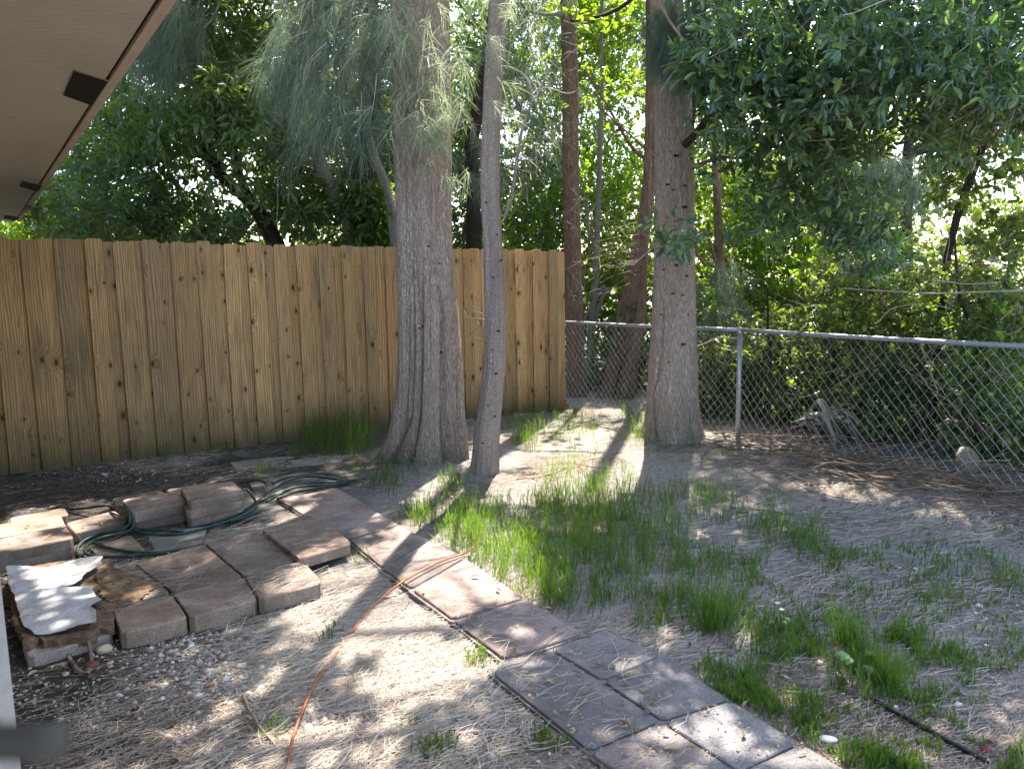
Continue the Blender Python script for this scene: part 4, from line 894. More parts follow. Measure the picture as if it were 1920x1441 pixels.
C, D = in_blobs([(1000, 60, 160, 130, 15, 19), (900, 220, 110, 130, 15, 19), (1100, 230, 110, 120, 16, 19, .7), (1180, 60, 90, 90, 16, 19, .7), (1450, 250, 160, 130, 15, 19, .8), (1700, 250, 130, 110, 15, 19, .8), (640, 150, 200, 160, 14, 18, .7), (865, 330, 60, 150, 12.5, 15, 1.3), (1010, 400, 90, 80, 14, 17), (1820, 200, 120, 80, 14, 17, .7)], 10000); C, D = keep(C, D, -.16, .7, 60); qx, qy = proj(C); ok = ((qx - 1183) / 35) ** 2 + ((qy - 235) / 60) ** 2 > 1; C, D = C[ok], D[ok]
o = foliage('tall_tree_tops', C, D, 9, .12, .4, 'diamond', M['leaf_mango'], None); tag(o, 'dull green tree tops far behind the trunks at the top of the photo', 'foliage', None, 'stuff')
C, D = in_blobs(m_bl, 11000); ok = (C[:, 2] > .05)
ppx, ppy = proj(C)
for (hx, hy, rx, ry) in ((1183, 235, 40, 70), (1880, 310, 70, 75), (1700, 165, 40, 20), (985, 215, 25, 30), (990, 40, 30, 60), (1160, 60, 25, 60), (75, 395, 45, 35), (1575, 190, 30, 20)):
    ok &= ((ppx - hx) / rx) ** 2 + ((ppy - hy) / ry) ** 2 > 1
C, D = C[ok], D[ok]; C, D = keep(C, D, -.35, .8, 31)
o = foliage('distant_wood', C, D, 9, .17, .5, 'diamond', M['leaf_mango'], None); tag(o, 'mass of woodland foliage far behind both fences', 'woodland', None, 'stuff')

# ------------------------------------------------------------------ overhead crowns: unseen, set between sun and yard, gaps cut to shape dappled shade
n = 98000
gxs = RNG.uniform(-7.5, 7.0, n); gys = RNG.uniform(.8, 10.5, n)
zt = (1.5 + .44 * gys) / (1 - .44 * .66) + .5; zc = np.maximum(zt, 4.8) + RNG.random(n) * 1.6 
k_ = (zc / SUN[2]); PC = np.stack([gxs + SUN[0] * k_, gys + SUN[1] * k_, zc], 1)
ppx, ppy = proj(np.stack([gxs, gys, np.zeros(n)], 1)); wob = v2(gxs, gys, 2.6, 4.4) * .3 + v2(gxs, gys, 7.0, 1.4) * .3
ok = np.ones(n, bool)
for (hx, hy, rx, ry) in LIT: ok &= ((ppx - hx) / rx) ** 2 + ((ppy - hy) / ry) ** 2 > 1 + wob
ok &= (v2(gxs, gys, 1.7, 8.8) > -.62)
clump = v2(gxs, gys, 3.2, 5.5) + .5 * v2(gxs, gys, 8.0, 2.5)
for (hx, hy, rx, ry) in BROAD: ok &= ~((((ppx - hx) / rx) ** 2 + ((ppy - hy) / ry) ** 2 < 1) & (clump < .34))
side = (ppx > 1200) & (ppy > 900); ok &= ~(side & (clump < -.38))
PC = PC[ok]
which = np.where(PC[:, 0] < T1[0] - .2, 0, np.where(PC[:, 0] < 1.3, 1, 2))
for w_, par in ((0, tree1), (1, tree3), (2, nt_)):
    Q = PC[which == w_]; n_ = len(Q)
    d = norm(RNG.normal(size=(n_, 3))); Nn = norm(RNG.normal(size=(n_, 3)) * .5 + SUN)
    L_ = RNG.uniform(.09, .17, n_)
    V, Fs, r = leaf_geo(Q, d, Nn, L_, L_ * .55, 'diamond', RNG.random(n_))
    o = link('upper_foliage', arr_mesh('upper_foliage', V, Fs, r), M['leaf_dark'], par); o['kind'] = 'stuff'
for par, X0, Y0 in ((tree1, T1[0], T1[1]), (tree3, T3[0], T3[1]), (nt_, 1.8, 7.8)):
    for i in range(5):
        a = math.tau * i / 5 + .5; p0 = np.array([X0, Y0, 6.3 + .3 * i]); p1 = p0 + np.array([math.cos(a) * 2.4, math.sin(a) * 1.2 + .6, 1.2])
        V, F_ = tube_arr(spline([p0, (p0 + p1) / 2 + np.array([0, 0, .3]), p1], 8), np.linspace(.06, .015, 9), 6); link('upper_limb', arr_mesh('upper_limb', V, F_, smooth=True), M['bark_slim'], par)

# ------------------------------------------------------------------ paving
def bev_slab(poly, z0, z1, bev=.006, chips=True, name='paver', mat=None, parent=None, origin=None):
    """poly: ccw xy corners of the top; bevelled, with edges slightly worn"""
    poly = [np.array(p[:2], float) for p in poly]; ar = sum(poly[i][0] * poly[(i + 1) % len(poly)][1] - poly[(i + 1) % len(poly)][0] * poly[i][1] for i in range(len(poly)))
    if ar < 0: poly = poly[::-1]
    c = sum(poly) / len(poly); ring = []
    for i in range(len(poly)):
        a, b = poly[i], poly[(i + 1) % len(poly)]; L = np.linalg.norm(b - a); e = (b - a) / max(L, 1e-6)
        ks = [.02 / max(L, .05), .25, .5, .75, 1 - .02 / max(L, .05)]
        for t_ in ks:
            q = a + (b - a) * t_; w_ = random.uniform(-.0012, .0012) if chips else 0
            ring.append(q + np.array([-e[1], e[0]]) * (w_))
    ring = np.array(ring); n = len(ring); org = np.array([c[0], c[1], z0]) if origin is None else origin
    inn = ring + (c - ring) / np.linalg.norm(c - ring, axis=1)[:, None] * bev
    inn2 = c + (ring - c) * .6
    V = [(*p, z0) for p in ring] + [(*p, z1 - bev * random.uniform(.7, 1.3)) for p in ring] + [(*p, z1) for p in inn] + [(*p, z1 + random.uniform(-.001, .001)) for p in inn2]
    Fs = [tuple(range(n - 1, -1, -1)), tuple(range(3 * n, 4 * n))]
    for k in range(3):
        for i in range(n): Fs.append((k * n + i, k * n + (i + 1) % n, (k + 1) * n + (i + 1) % n, (k + 1) * n + i))
    V = [(x - org[0], y - org[1], z - org[2]) for x, y, z in V]
    me = bpy.data.meshes.new(name); me.from_pydata(V, [], Fs); me.materials.append(mat); me.update()
    o = bpy.data.objects.new(name, me); COL.objects.link(o); o.location = [float(v) for v in org]
    if parent: o.parent = parent; o.matrix_parent_inverse = Matrix.Translation(-parent.location)
    return o
def shrink(q, k=.004):
    q = [np.array(p[:2]) for p in q]; c = sum(q) / len(q); return [p + (c - p) / np.linalg.norm(c - p) * k for p in q]
path = empty('paver_path', (*G(930, 1150)[:2], 0)); tag(path, kind='structure', label='path of weathered red then grey pavers crossing the yard')
JS = []
def pathslab(px, zt, mat, tilt=0):
    q = shrink([G(a, b, zt) for a, b in px], .002); o = bev_slab(q, zt - .065, zt, .004, mat=M[mat], parent=path); JS.append((q, zt)); SLABS.append(([tuple(p) for p in q], zt + .002)); return o
RED = [[(521, 936), (633, 914), (668, 933), (602, 966)], [(602, 967), (668, 934), (745, 982), (655, 1008)], [(656, 1012), (748, 984), (803, 1012), (716, 1062)],
       [(716, 1064), (804, 1014), (872, 1044), (772, 1102)], [(773, 1104), (873, 1046), (982, 1120), (849, 1159)], [(850, 1162), (984, 1122), (1094, 1185), (945, 1234)]]
RED[0] = [(521, 935), (633, 914), (694, 950), (588, 976)]; RED[1] = [(589, 978), (695, 951), (747, 983), (655, 1010)]
for i, q in enumerate(RED): pathslab(q, (.035, .03, .032, .03, .034, .03)[i], 'paver_red')
GREY = [[(924, 1262), (941, 1239), (1030, 1216), (1236, 1349), (1103, 1405)], [(1033, 1214), (1134, 1178), (1198, 1242), (1128, 1274)], [(1130, 1276), (1200, 1244), (1212, 1226), (1306, 1264), (1350, 1300), (1362, 1312), (1241, 1348)],
        [(1244, 1352), (1365, 1314), (1492, 1392), (1390, 1441), (1370, 1441)], [(1105, 1408), (1238, 1352), (1370, 1445), (1470, 1530), (1240, 1570)], [(1395, 1444), (1496, 1394), (1600, 1455), (1500, 1520)], [(1138, 1178), (1210, 1205), (1300, 1260), (1210, 1224)]]
GREY[0] = [(924, 1262), (941, 1239), (1030, 1216), (1236, 1349), (1103, 1405)]
GREY[2] = [(1131, 1276), (1201, 1244), (1300, 1262), (1362, 1312), (1242, 1348)]
GREY[1] = [(1034, 1214), (1134, 1180), (1296, 1260), (1200, 1242), (1129, 1273)]
for i, q in enumerate([[(924, 1260), (941, 1240), (1030, 1217), (1238, 1350), (1104, 1405)],
                       [(1034, 1214), (1136, 1180), (1196, 1206), (1130, 1274)],
                       [(1035, 1214)] * 0 or [(1131, 1275), (1200, 1240), (1302, 1266), (1362, 1312), (1242, 1349)],
                       [(1245, 1352), (1364, 1315), (1493, 1391), (1385, 1444)],
                       [(1106, 1409), (1240, 1353), (1382, 1446), (1262, 1520)],
                       [(1390, 1447), (1497, 1394), (1620, 1470), (1510, 1540)]]):
    if i == 1: q = [(1034, 1215), (1135, 1180), (1300, 1262), (1205, 1240), (1130, 1272)]; q = [(1034, 1215), (1135, 1180), (1240, 1226), (1130, 1273)]
    if i == 2: q = [(1131, 1275), (1241, 1228), (1368, 1310), (1243, 1349)]
    if i == 3: q = [(1246, 1352), (1370, 1313), (1498, 1390), (1387, 1444)]
    if i == 5: q = [(1391, 1447), (1502, 1393), (1625, 1468), (1512, 1540)]
    pathslab(q, (.028, .032, .028, .030, .026, .03)[i], 'paver_grey')

mb = MB()
for i_, (q, zt) in enumerate(JS):
    c = sum(q) / len(q); mb.prism([tuple(p + (p - c) / np.linalg.norm(p - c) * .022) for p in (q if sum(q[i][0] * q[(i + 1) % len(q)][1] - q[(i + 1) % len(q)][0] * q[i][1] for i in range(len(q))) > 0 else q[::-1])], zt - .05, zt - .0105 - .0006 * (i_ % 3))
js = mb.build('joint_soil', M['ground'], path); js['kind'] = 'stuff'
# loose buff slabs: each one a thing
def loose(px, zt, th, label, mat='paver_tan', group='loose concrete slabs by the house', name='concrete_slab', tilt=(0, 0)):
    q = shrink([G(a, b, zt) for a, b in px], .003); o = bev_slab(q, zt - th, zt, .005, mat=M[mat], name=name)
    SLABS.append(([tuple(p) for p in q], zt + .002)); tag(o, label, 'slab', group); o.rotation_euler = (*tilt, 0); return o
loose([(40, 1205), (196, 1162), (214, 1188), (52, 1232)], .045, .06, 'mostly buried slab under the front edge of the torn white sheet', 'paver_red')
loose([(210, 1140), (322, 1112), (353, 1158), (226, 1188)], .075, .085, 'front-row slab next to the torn white sheet')
loose([(324, 1110), (457, 1080), (484, 1124), (356, 1158)], .075, .085, 'front-row slab in the middle, with a dark gap at its upper left')
loose([(459, 1082), (552, 1053), (574, 1056), (603, 1086), (600, 1094), (487, 1124)], .085, .07, 'front-row slab at the right end with clipped corner and chipped white edge')
loose([(190, 1072), (250, 1056), (320, 1110), (208, 1138)], .072, .08, 'needle-strewn slab touching the brown rotten board')
loose([(252, 1055), (382, 1019), (455, 1080), (324, 1109)], .073, .08, 'second-row slab covered with straw left of the long joint')
loose([(384, 1017), (483, 994), (555, 1051), (458, 1080)], .073, .08, 'second-row slab crossed by the curved tree shadow')
loose([(490, 992), (576, 963), (620, 985), (656, 1012), (657, 1020), (562, 1048)], .105, .055, 'raised half-lit slab tilted above the others beside the red path')
# stacks
def stack(px, th, tops, labels, mat='paver_tan', jig=.012):
    """tops: the top slab outline is measured at the topmost height; lower ones follow it"""
    zt = tops[-1]
    base = [G(a, b, zt) for a, b in px]
    for i, lb in enumerate(labels):      # bottom first
        z = tops[i]; dx, dy = (random.uniform(-jig, jig), random.uniform(-jig, jig)) if i < len(labels) - 1 else (0, 0)
        q = shrink([(p[0] + dx, p[1] + dy) for p in base], .003); o = bev_slab(q, z - th + .001, z, .006, mat=M[mat], name='concrete_slab'); tag(o, lb, 'slab', 'loose concrete slabs by the house')
    SLABS.append(([tuple(p[:2]) for p in base], zt + .002))
stack([(338, 914), (438, 901), (459, 922), (352, 942)], .055, [.06, .115, .17], ['bottom slab of the three-high stack beside the hose', 'middle slab of the three-high stack beside the hose', 'top slab of the three-high stack beside the hose'])
stack([(228, 936), (335, 920), (352, 942), (246, 962)], .065, [.065, .13], ['lower slab of the two-high stack inside the hose coil', 'upper slab of the two-high stack inside the hose coil'])
stack([(210, 934), (300, 917), (312, 926), (216, 948)], .06, [.06], ['low slab just behind the two-high stack'])
stack([(310, 918), (395, 903), (404, 912), (322, 928)], .06, [.065], ['low slab peeping out behind both stacks'])
stack([(122, 980), (215, 956), (242, 976), (140, 1000)], .06, [.065], ['single slab between the left stack and the hose, lit on top'], jig=0)
stack([(17, 970), (122, 951), (130, 965), (20, 988)], .06, [.06], ['low slab behind the left stack, straw along its edge'])
stack([(-40, 988), (115, 966), (125, 986), (-34, 1014)], .055, [.06, .115], ['lower slab of the rear left pile by the white trim', 'upper slab of the rear left pile by the white trim'], jig=0)
stack([(-36, 1016), (124, 986), (140, 1008), (-30, 1042)], .062, [.062, .125], ['lower slab of the front left pile above the torn white sheet', 'upper slab of the front left pile above the torn white sheet'], jig=0)
loose([(170, 1027), (245, 1001), (274, 1030), (182, 1046)], .03, .04, 'small flat slab inside the loop of the green hose')
loose([(430, 866), (520, 856), (655, 853), (640, 866), (540, 875), (440, 878)], .012, .03, 'pale grey concrete piece flat on the soil near the fence foot', 'pale_concrete', None)
loose([(275, 1000), (390, 985), (380, 1017), (290, 1035)], .012, .03, 'pale gritty concrete piece between the hose and the slabs', 'pale_concrete', None)
loose([(465, 905), (575, 883), (600, 895), (480, 925)], .02, .04, 'dull red slab half hidden under the hose coils at the back', 'paver_red')

# torn white sheet on a rotten brown board
eb = empty('rotten_board', tuple(G(100, 1130)[:2]) + (0,), 'crumbling brown rotten board under the torn white sheet', 'board')
def blob_sheet(name, px, z, mat, parent, amp, th, nd=44, tear=0.0, seed=1.0, curl=0.0):
    Q = [G(a, b, z)[:2] for a, b in px]; n = len(Q)
    # resample the outline
    seg = np.array([np.linalg.norm(Q[(i + 1) % n] - Q[i]) for i in range(n)]); tot = seg.sum(); cum = np.concatenate([[0], np.cumsum(seg)])
    N = 110; ring = []
    for k in range(N):
        s_ = tot * k / N; i = int(np.searchsorted(cum, s_, side='right') - 1); t_ = (s_ - cum[i]) / seg[i]; ring.append(Q[i] * (1 - t_) + Q[(i + 1) % n] * t_)
    ring = np.array(ring); c = ring.mean(0); ring = c + (ring - c) * (1 + RNG.normal(size=(N, 1)) * tear)
    lev = 12; V = []; 
    for l_ in range(lev + 1):
        f = l_ / lev; p = c + (ring - c) * f
        zz = z + amp * (v2(p[:, 0], p[:, 1], 7, seed) + .45 * v2(p[:, 0], p[:, 1], 21, seed + 3)) + curl * f ** 5 * (v2(p[:, 0], p[:, 1], 5, seed + 9) + .3)
        V.append(np.column_stack([p, zz]))
    V = np.concatenate(V); Fs = []
    for l_ in range(lev):
        for k in range(N): Fs.append((l_ * N + k, l_ * N + (k + 1) % N, (l_ + 1) * N + (k + 1) % N, (l_ + 1) * N + k))
    Fs = np.array(Fs); nv = len(V); V2 = V.copy(); V2[:, 2] -= th
    Fall = np.concatenate([Fs, Fs[:, ::-1] + nv, np.array([(lev * N + k, lev * N + (k + 1) % N, nv + lev * N + (k + 1) % N, nv + lev * N + k) for k in range(N)])])
    return link(name, arr_mesh(name, np.concatenate([V, V2]), Fall), mat, parent)
blob_sheet('board', [(16, 1065), (60, 1058), (190, 1045), (225, 1062), (262, 1082), (240, 1112), (215, 1135), (212, 1172), (150, 1190), (45, 1208), (25, 1150)], .075, M['foam'], eb, .010, .035, tear=.03, seed=3)
blob_sheet('fibres', [(180, 1078), (260, 1080), (300, 1092), (268, 1118), (225, 1140), (190, 1120)], .082, M['foam'], eb, .014, .02, tear=.06, seed=8)
ws = empty('torn_sheet', tuple(G(95, 1120)[:2]) + (0,), 'torn crumpled white sheet lying on the brown rotten board', 'sheet')
blob_sheet('upper_flap', [(12, 1068), (60, 1064), (85, 1062), (100, 1056), (130, 1049), (160, 1047), (193, 1050), (190, 1062), (165, 1076), (150, 1092), (120, 1100), (90, 1104), (40, 1112), (24, 1110), (16, 1095)], .105, M['paper'], ws, .009, .003, tear=.012, seed=11, curl=.02)
blob_sheet('lower_flap', [(26, 1112), (90, 1106), (120, 1103), (172, 1097), (178, 1112), (190, 1127), (168, 1142), (181, 1149), (180, 1168), (120, 1178), (70, 1186), (45, 1172), (32, 1135)], .100, M['paper'], ws, .008, .003, tear=.010, seed=17, curl=.02)

# ------------------------------------------------------------------ hoses and cords
def rope(name, pts, r, mat, label, cat, zs=.012, parent=None, n=60, sides=8):
    Q = []; label_ = label or ''
    for p in pts:
        z = p[2] if len(p) > 2 else None
        zz = (z if z is not None else zs) + (.010 if 'orange' in label_ else 0); q = G(p[0], p[1], zz)
        if z is None: q[2] = float(surf(q[0], q[1])) + zs + (.014 if 'orange' in label_ else .003)
        Q.append(q)
    Q = spline(Q, n); 
    mb = MB(); mb.tube(Q, r, sides); o = mb.build(name, M[mat], parent, True)
    if label: tag(o, label, cat)
    return o
hose = empty('garden_hose', tuple(G(300, 1000)[:2]) + (0,), 'green garden hose looped around the stacked slabs and coiled behind the path', 'hose')
for pts in ([(250, 992, .03), (290, 993, .03), (345, 997, .02)], [(212, 950, .10), (232, 952, .14), (243, 968, .12), (240, 985, .07), (215, 995, .05), (180, 1003, .03), (155, 1015, .02), (145, 1030, .02), (152, 1043, .02), (170, 1048, .02), (195, 1052, .02), (198, 1057, .02)],
            [(232, 952, .13), (247, 965, .12), (250, 985, .07), (235, 997, .04), (195, 1006, .04), (165, 1020, .05), (160, 1035, .05), (180, 1042, .05), (240, 1042, .03), (320, 1035, .025), (385, 1022, .02)],
            [(172, 1015, .04), (200, 1026, .045), (240, 1033, .04), (290, 1036, .03), (340, 1031, .03)],
            [(245, 990, .05), (270, 1000, .03), (320, 1002, .02), (350, 998, .02), (400, 985, .02), (450, 968, .03), (480, 948, .06), (470, 925, .10), (462, 918, .12)],
            [(395, 982, .02), (450, 962, .03), (485, 940, .04), (520, 925, .05), (560, 912, .06), (620, 908, .05), (660, 903, .02)],
            [(450, 905, .06), (480, 900, .08), (498, 905, .08), (500, 918, .07), (488, 935, .05), (465, 958, .03), (440, 972, .02)],
            [(490, 930, .05), (530, 905, .06), (570, 893, .06), (620, 896, .05), (650, 902, .02)],
            [(500, 940, .04), (540, 918, .05), (580, 905, .06), (630, 903, .05), (690, 897, .02)],
            [(430, 978, .02), (470, 965, .02), (515, 950, .02)], [(510, 905, .06), (540, 895, .06), (600, 888, .04), (640, 893, .02)]):
    rope('hose_loop', pts, .0092, 'hose', None, None, parent=hose, n=48)
rope('black_cable', [(130, 955, .02), (165, 952, .05), (200, 948, .09), (240, 960, .10), (246, 985, .05)], .008, 'black_rubber', 'black cable arching over the slab behind the hose coil', 'cable')
rope('black_cable', [(520, 935, .04), (560, 920, .05), (620, 912, .04), (690, 899, .015)], .009, 'black_rubber', 'black cable lying straight along the back of the hose coils', 'cable')
rope('orange_cord', [(538, 1446, .008), (545, 1400, .01), (556, 1360, .012), (572, 1320, .014), (592, 1278, .014), (618, 1240, .012), (652, 1195, .01), (688, 1148, .01), (722, 1115, .012), (752, 1092, .04), (785, 1072, .042), (830, 1050, .04), (872, 1036, .03), (900, 1015, .01)], .0052, 'orange', 'orange extension cord running up the litter and over the red path', 'cord')
rope('orange_cord', [(1000, 1008, .01), (1060, 1003, .01), (1090, 985, .01), (1145, 958, .01), (1135, 925, .01), (1110, 895, .01), (1085, 872, .01), (1100, 862, .012), (1140, 858, .012), (1170, 862, .012), (1172, 872, .012), (1145, 878, .012), (1100, 873, .012), (1075, 866, .01)], .0035, 'orange', 'looped end of orange cord on the sunny sand left of the stout trunk', 'cord')
rope('black_pipe', [(1640, 1312, .01), (1700, 1345, .012), (1760, 1378, .012), (1830, 1416, .012), (1850, 1425, .01)], .0085, 'black_rubber', 'thin black irrigation pipe half sunk in the sand at lower right', 'pipe')
def ground_stick(pts, r0, r1, mat, label, cat='stick', z=.014, name='fallen_stick'):
    Q = [];
    for p in pts: q = G(p[0], p[1], z); q[2] = float(surf(q[0], q[1])) + (p[2] if len(p) > 2 else z * .6); Q.append(q)
    Q = spline(Q, 18); Q = Q + RNG.normal(size=Q.shape) * .002
    V, F_ = tube_arr(Q, np.linspace(r0, r1, len(Q)), 7); o = link(name, arr_mesh(name, V, F_, smooth=True), M[mat]); return tag(o, label, cat, 'sticks lying on the ground')
ground_stick([(1412, 882), (1435, 882), (1470, 888), (1500, 900), (1522, 910)], .022, .016, 'rotwood', 'thick brown broken branch on the litter below the metal post')
ground_stick([(1525, 906), (1570, 908), (1620, 918), (1680, 925)], .008, .005, 'rotwood', 'thin brown stick continuing right of the thick broken branch')
ground_stick([(1370, 950), (1430, 952), (1480, 960), (1518, 966)], .008, .005, 'stump', 'pale grey stick lying level among the right-hand weeds')
ground_stick([(1535, 1018), (1560, 1045), (1585, 1078)], .007, .004, 'stump', 'short pale stick pointing down among the right-hand weeds')
ground_stick([(970, 895), (1000, 892), (1030, 885), (1060, 875)], .010, .006, 'twig', 'brown stick on the sunny sand right of the slim trunk')
ground_stick([(1165, 1385 - 25), (1180, 1365)], .004, .004, 'twig', 'tiny twig on the grey paver beside a weed tuft')
ground_stick([(740, 1347), (770, 1346), (800, 1349)], .008, .007, 'bark_dark', 'short black stick on the needle litter left of the grey pavers')
ground_stick([(455, 1300, .02), (475, 1345, .03), (495, 1372, .02), (530, 1400), (570, 1425)], .006, .004, 'twig', 'bent tan twig standing on the gravel at bottom centre')
ground_stick([(455, 1374), (485, 1377), (520, 1380), (545, 1378)], .007, .005, 'twig', 'short reddish twig lying across the gravel at bottom centre')
ground_stick([(545, 1312), (580, 1295), (620, 1275), (655, 1262)], .011, .012, 'twig', 'thick tan root piece crossing under the orange cord')
ground_stick([(610, 1300), (640, 1285), (665, 1268), (680, 1256)], .022, .016, 'rotwood', 'stubby grey branch piece right of the orange cord')
ground_stick([(520, 1335), (560, 1325), (610, 1312), (680, 1305)], .008, .004, 'twig', 'long thin tan twig below the crossing root piece')
ground_stick([(690, 1430), (720, 1405), (760, 1420), (800, 1441)], .008, .008, 'twig', 'arched brown root at the bottom edge left of the grey pavers')
ground_stick([(145, 1195), (130, 1225), (142, 1250), (160, 1262)], .008, .010, 'rotwood', 'curved grey root on the dirt in front of the buried slab')
ground_stick([(160, 1262), (172, 1240), (165, 1212)], .010, .007, 'rotwood', 'second curved root closing the loop in front of the buried slab')
ground_stick([(1310, 830), (1400, 838), (1480, 846), (1560, 848)], .007, .005, 'twig', 'long thin stick from the stout trunk foot towards the brush heap')
ground_stick([(940, 1262), (985, 1248), (1040, 1200), (1100, 1175)], .003, .002, 'stump', 'hair-thin pale stem lying over the joint between red and grey pavers')

# brush heap and stump behind/along the mesh
bh = empty('brush_heap', tuple(G(1560, 830)[:2]) + (0,), 'heap of dead grey palm fronds and sticks at the foot of the mesh', 'brush')
def frond(px0, px1, Y, w, parent, lift=.1):
    a = PY(px0[0], px0[1], Y); b = PY(px1[0], px1[1], Y - .3); m_ = (a + b) / 2 + np.array([0, 0, lift]); Q = spline([a, m_, b], 10); V = []; Fs = []
    d = norm((b - a)[None])[0]; sd_ = np.cross(d, [0, 0, 1]); sd_ /= np.linalg.norm(sd_)
    for i, q in enumerate(Q):
        ww = w * math.sin(math.pi * (i + .6) / (len(Q) + .6)); V += [q - sd_ * ww, q + np.array([0, 0, ww * .6]), q + sd_ * ww]
    for i in range(len(Q) - 1):
        for k in (0, 1): Fs.append((3 * i + k, 3 * i + k + 1, 3 * i + k + 4, 3 * i + k + 3))
    mb = MB(); mb.add(V, Fs); return mb.build('dead_frond', M['frond'], parent)
for i in range(26):
    x0 = 1500 + random.uniform(-20, 40); frond((x0, 790 + random.uniform(-10, 10)), (x0 + random.uniform(60, 150), 830 + random.uniform(-10, 40)), 6.9 + random.uniform(-.2, .3), random.uniform(.018, .055), bh, random.uniform(.06, .30))
vs = []; fs = []; b0 = 0
for i in range(520):
    px = random.uniform(1330, 1980); base = 800 + (px - 1330) * .17; py = base + abs(random.gauss(0, 26)) - 8
    Yp = G(px, min(py + 20, 1200))[1]; p = G(px, py + 10, .02 + random.random() * .12); an = random.gauss(-.5, .5); l_ = random.uniform(.15, .9)
    q = p + np.array([math.cos(an) * l_, math.sin(an) * l_, random.gauss(0, .06)]); q[2] = max(q[2], .01); mm = (p + q) / 2 + RNG.normal(size=3) * l_ * .07
    pts = spline([p, mm, q], 6); V, F_ = tube_arr(pts, np.linspace(.0055, .002, len(pts)) * random.uniform(.5, 1.3), 4); vs.append(V); fs.append(F_ + b0); b0 += len(V)
o = link('dead_sticks', arr_mesh('dead_sticks', np.concatenate(vs), np.concatenate(fs)), M['rotwood'], bh); o['kind'] = 'stuff'
branch(bh, [(1440, 830), (1470, 812), (1500, 800), (1520, 792)], 7.2, .03, .02, M['rotwood'], 'dead_limb')
branch(bh, [(1900, 760), (1860, 775), (1830, 790), (1800, 800)], 6.2, .03, .02, M['rotwood'], 'dead_limb')
branch(bh, [(1820, 790), (1850, 820), (1870, 860)], 6.0, .03, .03, M['rotwood'], 'dead_limb')
stp = PY(1815, 893, 5.45)
st = empty('cut_stump', (stp[0], stp[1], 0), 'bleached knobby stump head poking up behind the mesh at right', 'stump')
mb = MB(); mb.tube([(stp[0] + .01, stp[1], -.02), (stp[0], stp[1], stp[2] * .6), (stp[0] - .005, stp[1], stp[2] + .02)], [.035, .03, .035], 10); mb.build('stem', M['rotwood'], st, True)
mb = MB(); hz = stp[2] + .03; mb.tube([(stp[0], stp[1], hz - .02), (stp[0] - .003, stp[1], hz + .01), (stp[0] - .012, stp[1], hz + .08), (stp[0] - .03, stp[1], hz + .15), (stp[0] - .035, stp[1], hz + .19)], [.034, .072, .085, .066, .03], 12); mb.build('knob', M['stump'], st, True)

# ------------------------------------------------------------------ stones
def stone(px, py, r, mat, label, flat=.6, cat='stone'):
    q = G(px, py); z = float(surf(q[0], q[1])); V = []; Fs = []
    n1_, n2_ = 6, 9; ph = random.random() * 6
    for i in range(n1_ + 1):
        for j in range(n2_):
            a = math.pi * i / n1_; b = math.tau * j / n2_; k = 1 + .16 * math.sin(2 * b + ph) + .08 * math.sin(5 * a + 3 * b)
            V.append((math.sin(a) * math.cos(b) * r * k, math.sin(a) * math.sin(b) * r * .8 * k, math.cos(a) * r * flat * k))
    for i in range(n1_):
        for j in range(n2_): Fs.append((i * n2_ + j, (i + 1) * n2_ + j, (i + 1) * n2_ + (j + 1) % n2_, i * n2_ + (j + 1) % n2_))
    me = bpy.data.meshes.new('s'); me.from_pydata(V, [], Fs); me.materials.append(M[mat]); me.polygons.foreach_set('use_smooth', [True] * len(Fs))
    o = bpy.data.objects.new('brick_chip' if mat == 'brick_red' else 'stone', me); COL.objects.link(o); o.location = (q[0], q[1], z + r * flat * .45); o.rotation_euler = (0, 0, random.random() * 6); tag(o, label, cat, 'loose stones on the ground')
stone(608, 1352, .021, 'stone_tan', 'round tan pebble right of the orange cord near the bottom')
stone(581, 1334, .016, 'stone_tan', 'small egg-shaped pebble touching the orange cord')
stone(452, 1248, .024, 'stone_tan', 'flat tan stone at the left of the pale gravel patch')
stone(492, 1253, .020, 'shell', 'upper of two whitish stones in the gravel patch')
stone(489, 1265, .021, 'stone_tan', 'lower of two whitish stones in the gravel patch')
stone(602, 1402, .022, 'brick_red', 'bright red brick chip among gravel at the bottom edge', .45, 'brick chip')
stone(608, 1390, .018, 'stone_tan', 'tan pebble just above the bright red brick chip')
stone(578, 1366, .022, 'shell', 'bluish white stone beside the orange cord')
stone(660, 1402, .02, 'stone_tan', 'lone tan pebble to the right of the red brick chip')
stone(196, 1222, .034, 'stone_tan', 'brown angular stone in front of the first front-row slab')
stone(172, 1250, .03, 'brick_red', 'dark red brick chip next to the curved roots', .5, 'brick chip')
stone(123, 1264, .014, 'stone_tan', 'small orange-tan pebble left of the curved roots')
stone(1848, 1410, .026, 'brick_red', 'dark red lump at the end of the black irrigation pipe', .5, 'brick chip')
stone(442, 1440, .012, 'shard', 'bit of bright green plastic at the bottom edge', .4, 'plastic scrap')
stone(1650, 1206, .014, 'shell', 'white shell bit left of the leafy weed tuft in the right half', .4, 'shell')
stone(1852, 1208, .014, 'shell', 'white shell bit in the sand at far right', .4, 'shell')
stone(1553, 1388, .028, 'shell', 'grey-white shell at the edge of the lower right weeds', .35, 'shell')
